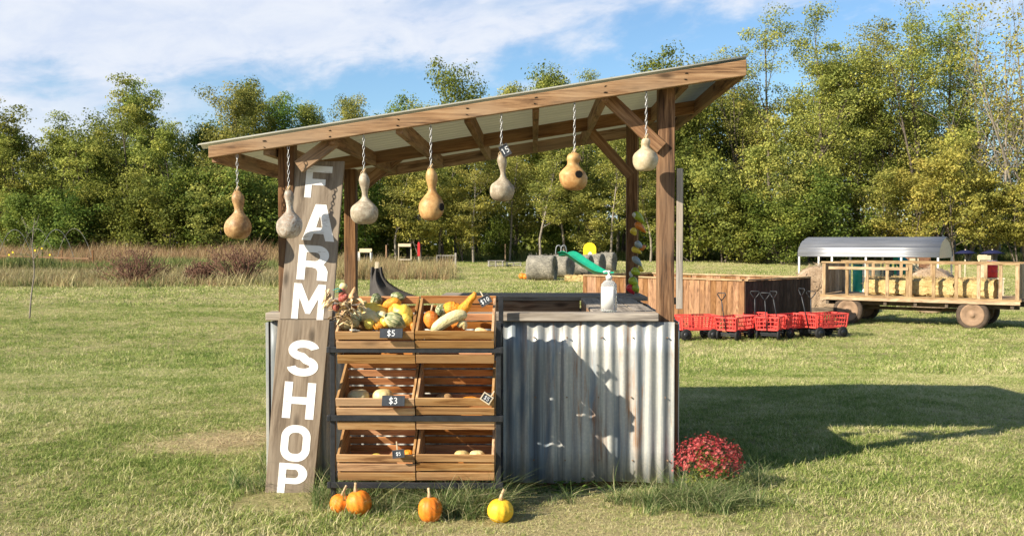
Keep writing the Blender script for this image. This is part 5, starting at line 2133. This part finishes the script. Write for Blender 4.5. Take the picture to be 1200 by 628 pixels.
barrel(1004.5, 40.0, .26, 1.15, "teal_plastic", "teal drum under the left half of the carport")
barrel(1018, 39.6, .34, 1.25, "white_paint", "white drum under the middle of the carport")
barrel(1030, 40.2, .34, .95, "tank", "grey drum under the carport, left of the next grey drum", "grey drums under the carport")
barrel(1041, 39.8, .34, .95, "tank", "grey drum under the carport nearest the teal slide", "grey drums under the carport")
barrel(984, 39.6, .30, .80, "tank", "short grey drum under the left end of the carport")
ts = empty("play_slide", at(1057, 315, 39.4), label="small teal slide under the right half of the carport", cat="slide")
o_ = Vector(ts.location)
b = MB()
pth = smooth_path([at(1048, 306, 39.6) - o_, at(1053, 307, 39.5) - o_, at(1060, 318, 39.2) - o_, at(1067, 330, 38.9) - o_], 14)
V, Fq = [], []
for i, p in enumerate(pth):
    t = (pth[min(i + 1, 14)] - pth[max(i - 1, 0)]).normalized()
    s = t.cross(Vector((0, 0, 1))).normalized()
    u = s.cross(t)
    V += [p + s * x * .8 + u * z for x, z in [(-.34, .20), (-.31, .21), (-.27, .03), (0, 0), (.27, .03), (.31, .21), (.34, .20)]]
for i in range(14):
    for k in range(6):
        Fq.append((i * 7 + k, i * 7 + k + 1, (i + 1) * 7 + k + 1, (i + 1) * 7 + k))
b.add(V, Fq, None, None, True)
b.build("chute", M["teal_plastic"], ts, solid=.03)
b = MB()
for s in (-.25, .25):
    b.box((-.32, .1 + s, -.25), (.07, .07, 1.0))
b.build("ladder", M["teal_plastic"], ts)
e = small("cupboard", 1071, 40.2, "brown wooden cupboard under the right end of the carport", "cupboard")
bx(e, "body", "brown_cab", ((0, 0, .75), (.9, .4, 1.5)))
bx(e, "door", "cream_paint", ((-.21, -.21, .8), (.36, .02, 1.2)))
bx(e, "door", "brown_cab", ((.21, -.21, .8), (.36, .02, 1.2)))
for (px, Y, lab) in ((1126, 41, "navy umbrella behind the carport's right end"), (1157, 39, "navy umbrella right of the cream post")):
    c = cp(px, Y)
    e = empty("umbrella", c, label=lab, cat="umbrella", group="navy umbrellas by the woods")
    b = MB()
    zt = at(px, 295, Y).z - c.z
    b.lathe([(.46, zt - .07), (.3, zt + .0), (.15, zt + .05), (.02, zt + .07), (.02, zt + .05), (.15, zt + .03), (.3, zt - .02), (.45, zt - .085)], 16)
    b.build("canopy", M["navy"], e)
    b = MB()
    b.tube([(0, 0, 0), (0, 0, zt + .1)], .025, 6)
    b.build("pole", M["pale_wood"], e)
e = small("cream_post", 1146, 36, "thick cream painted post with a crosspiece behind the wagon's end", "post")
bx(e, "shaft", "cream_paint", ((0, 0, .8), (.22, .22, 1.6)))
bx(e, "crosspiece", "cream_paint", ((0, -.12, 1.5), (.46, .06, .16)))
barrel(1156, 36.5, .22, .60, "red_paint", "small red drum beside the cream post", z=.75)
e = small("low_table", 1157, 36.5, "low pale table under the red drum behind the wagon", "table")
bx(e, "top", "pale_wood", ((0, 0, .72), (.7, .5, .05)))
for s in (-1, 1):
    for q in (-1, 1):
        bx(e, "leg", "pale_wood", ((s * .3, q * .2, .35), (.05, .05, .70)))

# ------------------------------------------------------------------ left garden
Ys = 26.0
c = cp(27, Ys)
sap = empty("sapling", c, label="thin bare sapling standing alone in the left of the field", cat="tree")
b = MB()
b.tube(smooth_path([(0, 0, 0), (.05, 0, .6), (.12, .05, 1.3), (.10, 0, 2.0), (.16, .03, 2.7)], 16), interp([.022, .02, .016, .012, .005], 16), 6)
b.build("trunk", M["bark_pale"], sap)
b = MB()
g = random.Random(3)
for i in range(16):
    z = g.uniform(1.3, 2.6)
    a = g.uniform(0, 2 * PI)
    l = g.uniform(.15, .4)
    b.tube([(.1, .02, z), (.1 + l * .6 * math.cos(a), l * .6 * math.sin(a), z + .15), (.1 + l * math.cos(a), l * math.sin(a), z + .38)], [.007, .005, .002], 4)
b.build("twigs", M["bark_pale"], sap)
wf = empty("garden_hoops", cp(30, 58), label="row of thin pale hoops over a garden bed at far left", cat="hoops")
o_ = Vector(wf.location)
for k, px in enumerate((-20, 8, 34, 60, 84)):
    b = MB()
    q0, q1 = cp(px - 24, 58) - o_, cp(px + 24, 58) - o_
    hh = at(px, 268 + k % 2, 58).z - o_.z
    pts = [Vector((q0.x + (q1.x - q0.x) * t, .3 * math.sin(k), hh * (math.sin(PI * t) ** .6) if 0 < t < 1 else 0)) for t in np.linspace(0, 1, 17)]
    b.tube(pts, .009, 5)
    b.build("hoop", M["tank"] if k % 2 else M["grey_wood"], wf)
gf = empty("rail_fence", cp(60, 57.5), label="dark horizontal rail fence in the weeds at far left", cat="fence")
o_ = Vector(gf.location)
b = MB()
p, q = at(-30, 299, 57.5) - o_, at(104, 303, 57.5) - o_
b.beam(p, q, .05, .09)
b.build("rail", M["rafter"], gf)
for px in (-10, 30, 66, 103):
    b = MB()
    p = cp(px, 57.5) - o_
    b.box((p.x, .06, .75), (.09, .07, 1.6))
    b.build("post", M["rafter"], gf)


def flower_plant(px, Y, h, lab, n=3):
    c = cp(px, Y)
    e = empty("sunflower", c, label=lab, cat="plant", group="sunflowers by the garden rail")
    g = random.Random(int(px * 7))
    b, hd, lf = MB(), MB(), MB()
    for k in range(n):
        x, y = g.gauss(0, .22), g.gauss(0, .12)
        hh = h * g.uniform(.75, 1.05)
        b.tube([(x, y, 0), (x * 1.1, y, hh * .6), (x * 1.4, y - .05, hh)], [.025, .02, .014], 5)
        for j in range(14):
            a = 2 * PI * j / 14
            p = Vector((x * 1.4, y - .07, hh))
            d = Vector((math.cos(a), -.15, math.sin(a)))
            s = Vector((-math.sin(a), 0, math.cos(a)))
            hd.add([p, p + d * .04 + s * .015, p + d * .065, p + d * .04 - s * .015], [(0, 1, 2, 3)])
        for j in range(14):
            z = hh * g.uniform(.15, .95)
            a = g.uniform(0, 2 * PI)
            d = Vector((math.cos(a), math.sin(a), g.uniform(-.5, .2)))
            s = Vector((-math.sin(a), math.cos(a), 0))
            p = Vector((x * 1.15, y, z))
            lf.add([p, p + d * .14 + s * .09, p + d * .26, p + d * .14 - s * .09], [(0, 1, 2, 3)])
    b.build("stem", M["weed_green"], e)
    hd.build("petals", M["yellow_panel"], e)
    lf.build("leaves", M["weed_green"], e)


flower_plant(14, 56, 1.7, "leafy sunflower left of the sapling's stem", 1)
flower_plant(43, 56, 1.75, "sunflower with yellow heads just right of the sapling", 2)
flower_plant(0, 56, 1.5, "sunflower at the photo's far left edge", 1)
flower_plant(58, 56.5, 1.5, "sunflower farthest right along the dark rail", 1)


def twig_weed(px, Y, h, w, lab):
    c = cp(px, Y)
    e = empty("dry_weed", c, label=lab, cat="weed", group="dark dead weeds in the pale grass")
    g = random.Random(int(px * 3 + 1))
    b = MB()
    for i in range(95):
        x0 = g.gauss(0, w * .2)
        a = g.gauss(0, .55)
        l = h * g.uniform(.5, 1.1)
        y = g.gauss(0, .2)
        p1 = Vector((x0 + math.sin(a) * l * .5, y, math.cos(a) * l * .55))
        p2 = Vector((x0 + math.sin(a) * l * 1.1, y + g.gauss(0, .1), math.cos(a) * l))
        b.tube([(x0 * .4, y * .3, 0), p1, p2], [.022, .016, .008], 4)
        for j in range(6):
            q = p1.lerp(p2, g.random())
            d = Vector((g.gauss(0, .16), g.gauss(0, .1), g.uniform(.05, .22)))
            b.tube([q, q + d], [.009, .004], 3)
            b.tube([q + d * .7, q + d * .7 + Vector((g.gauss(0, .04), 0, .06))], [.02, .012], 4)
    b.build("stalks", M["twig"], e)


twig_weed(152, 46.3, 1.75, 2.6, "wide dark brown dead weed clump at left, before the weed strip")
twig_weed(281, 46.5, 1.9, 1.7, "dark brown dead weed clump just left of the stand")
twig_weed(236, 47, 1.15, 1.2, "low brown dead weed clump between the two darker ones")

# ------------------------------------------------------------------ trees
def tube_arrays(V, F, pts, rr, n):
    b = len(V)
    pts = [Vector(p) for p in pts]
    u = Vector((1, 0.1, 0))
    N = len(pts)
    for i, p in enumerate(pts):
        t = (pts[min(i + 1, N - 1)] - pts[max(i - 1, 0)]).normalized()
        u = (u - t * u.dot(t))
        if u.length < 1e-3:
            u = t.orthogonal()
        u.normalize()
        w = t.cross(u)
        for k in range(n):
            a = 2 * PI * k / n
            V.append(p + (u * math.cos(a) + w * math.sin(a)) * rr[i])
    for i in range(N - 1):
        for k in range(n):
            F.append((b + i * n + k, b + i * n + (k + 1) % n, b + (i + 1) * n + (k + 1) % n, b + (i + 1) * n + k))


def tree_meshes(seed, H, spread, base, limbs, leaves, leaf, m_leaf, m_bark, clump=(.7, 1.3), top=.5, fork=1, droop=0.0, lean=0.02, r0=None, flat=.7, bare=0.0, up=(.25, .9)):
    """tapered trunk with limbs, and a crown of separate leaf clumps"""
    g = np.random.default_rng(seed)
    V, F, anchors = [], [], []
    r0 = r0 or H * .0125
    stems = []
    for s in range(fork):
        d = Vector((g.normal(0, .07 + .10 * (fork > 1)), g.normal(0, .07 + .10 * (fork > 1)), 1)).normalized()
        pts = [Vector((g.normal(0, .05), g.normal(0, .05), -.3))]
        for i in range(9):
            d = (d + Vector((g.normal(0, .05 + lean), g.normal(0, .05 + lean), .06))).normalized()
            pts.append(pts[-1] + d * (H * (.97 if s == 0 else g.uniform(.75, .95)) + .3) / 9)
        rr = list(np.linspace(r0, r0 * .15, 10) / (1 if fork == 1 else 1.25))
        tube_arrays(V, F, pts, rr, 7)
        stems.append(pts)
        anchors.append((pts[-1], 1.0))
        anchors.append((pts[-2], .9))
    for i in range(limbs):
        st_ = stems[i % fork]
        t = base + (0.97 - base) * ((i + g.uniform(0, 1)) / limbs)
        k = t * 9
        j = min(int(k), 8)
        p = st_[j].lerp(st_[j + 1], k - j)
        a = 2.4 * i + g.uniform(-.5, .5)
        hfac = (t - base) / (1 - base)
        prof = math.sin(PI * min(1, max(0, (hfac * (1 - top * .55) + top * .42)))) ** .6
        L = spread * (.25 + .75 * prof) * g.uniform(.6, 1.15)
        el = g.uniform(*up) + .35 * hfac
        d = Vector((math.cos(a) * math.cos(el), math.sin(a) * math.cos(el), math.sin(el)))
        q = [p]
        for s in range(4):
            d = (d + Vector((g.normal(0, .14), g.normal(0, .14), g.normal(.05 - droop, .10)))).normalized()
            q.append(q[-1] + d * L / 4)
        rb_ = r0 * (1 - t * .8) * .42
        tube_arrays(V, F, q, list(np.linspace(rb_, rb_ * .18, 5)), 5)
        for s in (2, 3, 4):
            anchors.append((q[s], .6 + .1 * s))
        for s in range(3 if not bare else 6):
            b0 = q[1 + s % 4]
            dd = (d + Vector((g.normal(0, .75), g.normal(0, .75), g.normal(.15, .5)))).normalized()
            l2 = L * g.uniform(.25, .5)
            e1 = b0 + dd * l2 * .5 + Vector((0, 0, .05 * l2))
            e2 = b0 + dd * l2 + Vector((0, 0, .12 * l2 - droop * l2))
            tube_arrays(V, F, [b0, e1, e2], [rb_ * .4, rb_ * .25, rb_ * .1], 4)
            anchors.append((e2, .9))
            if bare:
                for z in range(3):
                    e3 = e1 + Vector((g.normal(0, .6), g.normal(0, .6), g.normal(.35, .4))) * l2 * .5
                    tube_arrays(V, F, [e1, e3], [rb_ * .2, rb_ * .07], 3)
    tr_ = raw_mesh("trunk", [tuple(v) for v in V], F, {"tone": np.full(len(V), .5)}, m_bark, True)
    A_ = np.array([tuple(a[0]) for a in anchors])
    nA = len(A_)
    wts = g.uniform(.3, 1.6, nA)
    if bare:
        wts *= g.uniform(size=nA) > bare
    idx = g.choice(nA, leaves, p=wts / wts.sum())
    rc = g.uniform(clump[0], clump[1], nA)
    ct = np.clip(g.normal(.42, .20, nA), 0, 1)
    # points inside each clump, thicker towards its shell
    dv = g.normal(size=(leaves, 3))
    dv /= np.linalg.norm(dv, axis=1)[:, None]
    rad = g.uniform(0.15, 1, leaves) ** .55
    P = A_[idx] + dv * (rad * rc[idx])[:, None] * np.array([1, 1, flat])
    P[:, 2] = np.maximum(P[:, 2], .15)
    n = dv * .6 + np.array([0, 0, .6]) + g.normal(0, .55, (leaves, 3))
    n /= np.linalg.norm(n, axis=1)[:, None]
    u = np.cross(n, g.normal(size=(leaves, 3)))
    u /= np.linalg.norm(u, axis=1)[:, None]
    w = np.cross(n, u)
    l = leaf * g.uniform(.6, 1.25, leaves)[:, None]
    VV = np.stack([P - u * l * .5, P + w * l * .30 + n * l * .06, P + u * l * .5, P - w * l * .30 + n * l * .06], 1).reshape(-1, 3)
    FF = np.arange(leaves * 4).reshape(-1, 4)
    T = np.repeat(np.clip(ct[idx] + g.normal(0, .16, leaves), 0, 1), 4)
    cr = raw_mesh("crown", VV, FF, {"tone": T}, m_leaf)
    return tr_, cr


KIND = {}


def kind(name, H, n, **kw):
    KIND[name] = (H, [tree_meshes(1000 + 37 * i + len(KIND) * 501, H, **kw) for i in range(n)])


B1, B2 = M["bark"], M["bark_pale"]
kind("locust", 12, 4, spread=3.5, base=.10, limbs=28, leaves=17000, leaf=.19, m_leaf=M["leaf_olive"], m_bark=B1, clump=(.5, 1.25), top=.95, flat=.45, fork=3)
kind("bushy", 12, 3, spread=3.5, base=.08, limbs=28, leaves=18000, leaf=.21, m_leaf=M["leaf_green"], m_bark=B1, clump=(.7, 1.4), top=.85, flat=.7)
kind("poplar", 13, 3, spread=3.0, base=.10, limbs=28, leaves=19000, leaf=.175, m_leaf=M["leaf_yellowgreen"], m_bark=B1, clump=(.55, 1.2), top=.85, flat=.75)
kind("airy", 18, 3, spread=5.4, base=.25, limbs=26, leaves=21000, leaf=.175, m_leaf=M["leaf_yellowgreen"], m_bark=B1, clump=(.6, 1.5), top=.85, flat=.55, fork=3, up=(.5, 1.15))
kind("walnut", 18, 3, spread=5.4, base=.15, limbs=30, leaves=27000, leaf=.175, m_leaf=M["leaf_olive"], m_bark=B1, clump=(.8, 1.6), top=.75, flat=.6, fork=2, up=(.3, 1.0))
kind("yellow", 17, 3, spread=5.0, base=.18, limbs=26, leaves=19000, leaf=.175, m_leaf=M["leaf_yellowgreen"], m_bark=B1, clump=(.7, 1.5), top=.75, flat=.55, fork=3, up=(.4, 1.05))
kind("bare", 19, 3, spread=6.0, base=.22, limbs=28, leaves=2600, leaf=.25, m_leaf=M["leaf_yellow"], m_bark=B2, clump=(.5, 1.3), top=.9, flat=.7, fork=3, bare=.40, up=(.4, 1.1), r0=.20)
kind("grove", 12, 4, spread=2.7, base=.28, limbs=18, leaves=9500, leaf=.165, m_leaf=M["leaf_yellowgreen"], m_bark=B2, clump=(.5, 1.2), top=.6, flat=.5, fork=1, r0=.11)
kind("understory", 6, 3, spread=2.6, base=.12, limbs=20, leaves=10000, leaf=.16, m_leaf=M["leaf_yellowgreen"], m_bark=B1, clump=(.4, 1.0), top=.5, flat=.5, fork=2)
kind("understory_green", 5, 3, spread=2.6, base=.05, limbs=20, leaves=9500, leaf=.19, m_leaf=M["leaf_green"], m_bark=B1, clump=(.5, 1.1), top=.5, flat=.7, fork=2)
kind("understory_gold", 6, 2, spread=2.7, base=.2, limbs=16, leaves=8000, leaf=.16, m_leaf=M["leaf_yellow"], m_bark=B1, clump=(.4, 1.0), top=.55, flat=.45, fork=2)
kind("slender", 13, 4, spread=2.4, base=.45, limbs=16, leaves=5200, leaf=.24, m_leaf=M["leaf_olive"], m_bark=B2, clump=(.6, 1.3), top=.6, flat=.7)
kcount = {k: 0 for k in KIND}
trng = random.Random(21)


def tree(kd, px, topy, Y, label, group, cat="tree", name="woodland_tree", wid=1.0):
    H0, meshes = KIND[kd]
    tr_, cr = meshes[kcount[kd] % len(meshes)]
    kcount[kd] += 1
    c = cp(px, Y)
    c.z = G(c.x, Y)
    top = at(px, topy, Y).z
    s = (top - c.z) / H0
    e = empty(name, c, (0, 0, trng.uniform(0, 6.28)), label, cat, group)
    sx = s ** .6 * wid * trng.uniform(.92, 1.08)
    e.scale = (sx, sx, s)
    for nm, me in (("trunk", tr_), ("crown", cr)):
        o = bpy.data.objects.new(nm, me)
        COL.objects.link(o)
        o.parent = e
    return e


WG = "trees along the edge of the woods"
front = [
    ("locust", -32, 138, 83, 1.2, "olive tree at the far left edge of the photo"),
    ("locust", 14, 124, 84, 1.2, "tall olive tree at left with a pointed top"),
    ("locust", 47, 151, 82, 1.2, "rounded olive tree right of the left edge's pointed one"),
    ("bushy", 84, 148, 86, 1.2, "dense dark green tree left of the tall feathery pair"),
    ("locust", 114, 146, 83, 1.1, "feathery olive tree just left of the tall pair"),
    ("locust", 151, 103, 82, .95, "left one of the two tall feathery trees at left"),
    ("locust", 182, 106, 84, .95, "right one of the two tall feathery trees at left"),
    ("locust", 213, 148, 82, 1.1, "lower olive tree beside the tall feathery pair"),
    ("bushy", 234, 150, 84, 1.1, "dark green tree just left of the roof's low end"),
    ("poplar", 258, 110, 80, .95, "yellow green tree rising above the roof's left end"),
    ("bushy", 283, 122, 84, .9, "green tree behind the roof's left end"),
    ("poplar", 313, 116, 81, .95, "yellow green tree with a rounded top over the low roof"),
    ("bushy", 342, 140, 84, .9, "dark green tree seen above the sign"),
    ("poplar", 366, 128, 82, .8, "small topped yellow green tree above the sign's F"),
    ("poplar", 398, 121, 84, .8, "yellow green tree whose top just clears the roof"),
    ("bushy", 436, 150, 84, .9, "green tree behind the speckled gourd"),
    ("bushy", 478, 140, 88, .9, "green tree behind the roof left of centre"),
    ("poplar", 520, 130, 86, .9, "yellow green tree behind the honey tan gourd"),
    ("bushy", 561, 96, 88, .9, "green tree peeping over the middle of the roof"),
    ("poplar", 604, 106, 86, .9, "yellow green tree behind the tagged gourd"),
    ("bushy", 645, 98, 88, 1, "green tree topping the roof right of its middle"),
    ("airy", 690, 88, 88, .9, "airy tree showing just over the roof at right of middle"),
    ("walnut", 727, 80, 90, .8, "broad tree topping the roof near the right post"),
    ("bushy", 775, 92, 86, .9, "dark green tree behind the right posts"),
    ("bushy", 826, 110, 84, .9, "dark green tree right of the right post"),
    ("airy", 872, 52, 86, 1.05, "airy yellow tinged tree at the roof's high end"),
    ("airy", 908, 36, 84, 1.05, "tall airy tree with a split top right of the roof"),
    ("airy", 958, 26, 84, 1.05, "tallest airy tree, with sky showing between its limbs"),
    ("walnut", 1004, 66, 82, 1.1, "rounded olive tree behind the carport"),
    ("yellow", 1042, 40, 84, 1.05, "yellow tree with open crown above the carport"),
    ("yellow", 1074, 24, 82, 1.05, "tall yellow leaved tree above the carport's right end"),
    ("walnut", 1102, 34, 85, 1.05, "tall olive tree between the yellow and bare trees"),
    ("bare", 1128, 62, 82, .9, "thin nearly bare tree left of the tall bare one"),
    ("bare", 1160, 14, 80, 1.0, "tall nearly bare tree with few yellow leaves near the right edge"),
    ("bare", 1196, -18, 78, .9, "tallest bare limbed tree cut by the photo's right edge"),
    ("bare", 1232, 10, 82, .9, "bare tree just beyond the photo's right edge"),
]
for kd, px, ty, Y, wd_, lab in front:
    tree(kd, px, ty, Y, lab, WG, wid=wd_)
UG = "small trees and bushes at the foot of the woods"
under = [
    ("understory_green", 20, 232, 77, "dark bush at the far left behind the hoops"),
    ("understory_green", 62, 240, 76, "bright rounded bush behind the garden hoops"),
    ("understory_green", 105, 225, 78, "dark bush under the feathery pair's left neighbour"),
    ("understory_green", 150, 230, 77, "dark bush below the left tall feathery tree"),
    ("understory_green", 192, 222, 77, "dark bush below the right tall feathery tree"),
    ("understory_green", 232, 212, 77, "dark bush left of the first hanging gourd"),
    ("understory", 262, 205, 76, "yellow green small tree beside the first hanging gourd"),
    ("understory_green", 300, 215, 77, "green bush left of the left post"),
    ("understory_green", 352, 215, 78, "green bush behind the sign"),
    ("understory_green", 392, 200, 78, "green bush behind the sign's right edge"),
    ("grove", 428, 178, 79, "slim yellow green tree just right of the left back post"),
    ("understory_green", 448, 248, 82, "low dark bush under the slim trees right of the sign"),
    ("grove", 462, 172, 78, "slim yellow green tree left of the honey tan gourd"),
    ("understory_gold", 494, 212, 78, "bright golden small tree below the honey tan gourd"),
    ("grove", 512, 165, 82, "slim yellow green tree right of the honey tan gourd"),
    ("understory_gold", 541, 222, 80, "golden small tree between the honey tan and tagged gourds"),
    ("grove", 556, 170, 79, "slim yellow green tree left of the tagged gourd"),
    ("understory_green", 584, 262, 86, "low green bush far below the tagged gourd"),
    ("grove", 598, 160, 84, "slim pale trunked tree right of the tagged gourd"),
    ("grove", 632, 165, 80, "slim yellow green tree above the largest grey bale"),
    ("understory_green", 655, 268, 86, "low green bush behind the row of grey bales"),
    ("grove", 664, 158, 83, "slim pale trunked tree behind the squat tan gourd"),
    ("understory", 700, 225, 82, "yellow green small tree behind the yellow headboard"),
    ("grove", 716, 160, 80, "slim yellow green tree left of the back right post"),
    ("grove", 762, 172, 80, "slim yellow green tree between the two right posts"),
    ("understory_green", 772, 245, 82, "low dark bush between the two right posts"),
    ("understory_green", 812, 195, 80, "dark green small tree beside the grey plank"),
    ("understory", 846, 180, 79, "yellow green small tree right of the grey plank"),
    ("understory_green", 872, 228, 78, "dark green bush above the bin's corner"),
    ("understory", 896, 190, 79, "yellow green small tree left of the carport roof"),
    ("understory_green", 918, 238, 76, "dark bush at the carport roof's left end"),
    ("understory", 945, 195, 80, "yellow green small tree above the carport's left end"),
    ("understory_green", 985, 220, 78, "dark green small tree above the carport's middle"),
    ("understory", 1022, 212, 79, "olive small tree over the carport's middle right"),
    ("understory_gold", 1062, 205, 78, "golden small tree over the carport's right end"),
    ("understory_gold", 1112, 182, 76, "orange yellow small tree right of the carport"),
    ("understory", 1150, 208, 77, "yellow green small tree above the navy umbrella"),
    ("understory_gold", 1186, 215, 76, "golden small tree near the photo's right edge"),
    ("understory", 1222, 200, 76, "yellow green small tree at the right edge of the photo"),
]
for kd, px, ty, Y, lab in under:
    tree(kd, px, ty, Y, lab, UG, cat="small tree", name="understory_tree", wid=1.15)
# the second row, standing between the front trees
SG = "slender trees inside the woods"
for i in range(58):
    px = -40 + i * 22.3 + trng.uniform(-7, 7)
    ty = np.interp(px, [-40, 240, 400, 700, 860, 1000, 1110, 1250], [165, 165, 165, 125, 105, 110, 130, 150]) + trng.uniform(-8, 22)
    tree("slender", px, ty, trng.uniform(90, 98), "slender tree with a pale trunk half hidden inside the woods", SG)
# the depth of the wood beyond reads as one mass
g = np.random.default_rng(77)
n = 90000
pxs = g.uniform(-220, 1420, n)
Yd = g.uniform(100, 116, n)
topz = np.interp(pxs, [-220, 240, 420, 700, 860, 1010, 1110, 1250, 1420], [10.0, 9.6, 10.0, 13, 14.0, 14.0, 9, 6.5, 7]) + 1.1 * np.sin(pxs * .09) + .9 * np.sin(pxs * .23 + 1)
xw = (pxs - 626) / FPX * Yd
zz = np.where(g.uniform(size=n) < .3, g.uniform(0, 3.6, n), g.uniform(0, 1, n) * topz)
P = np.stack([xw, Yd, zz - .1], 1)
nn = g.normal(size=(n, 3)) + np.array([-.3, -.7, .4])
nn /= np.linalg.norm(nn, axis=1)[:, None]
u = np.cross(nn, g.normal(size=(n, 3)))
u /= np.linalg.norm(u, axis=1)[:, None]
w = np.cross(nn, u)
l = g.uniform(.35, .75, n)[:, None]
VV = np.stack([P - u * l * .5, P + w * l * .33, P + u * l * .5, P - w * l * .33], 1).reshape(-1, 3)
T = np.repeat(np.clip(.35 + .25 * np.sin(xw * .5) + g.normal(0, .2, n), 0, 1), 4)
me = raw_mesh("far_woods", VV, np.arange(n * 4).reshape(-1, 4), {"tone": T}, M["leaf_olive"])
o = bpy.data.objects.new("far_woods", me)
COL.objects.link(o)
tag(o, "dense depth of the woods behind the front trees", "woods", kind="stuff")

# ------------------------------------------------------------------ render settings
scene.render.engine = "CYCLES"
scene.render.resolution_x = 1024
scene.render.resolution_y = 535
scene.cycles.max_bounces = 5
scene.cycles.diffuse_bounces = 2
scene.cycles.transparent_max_bounces = 6
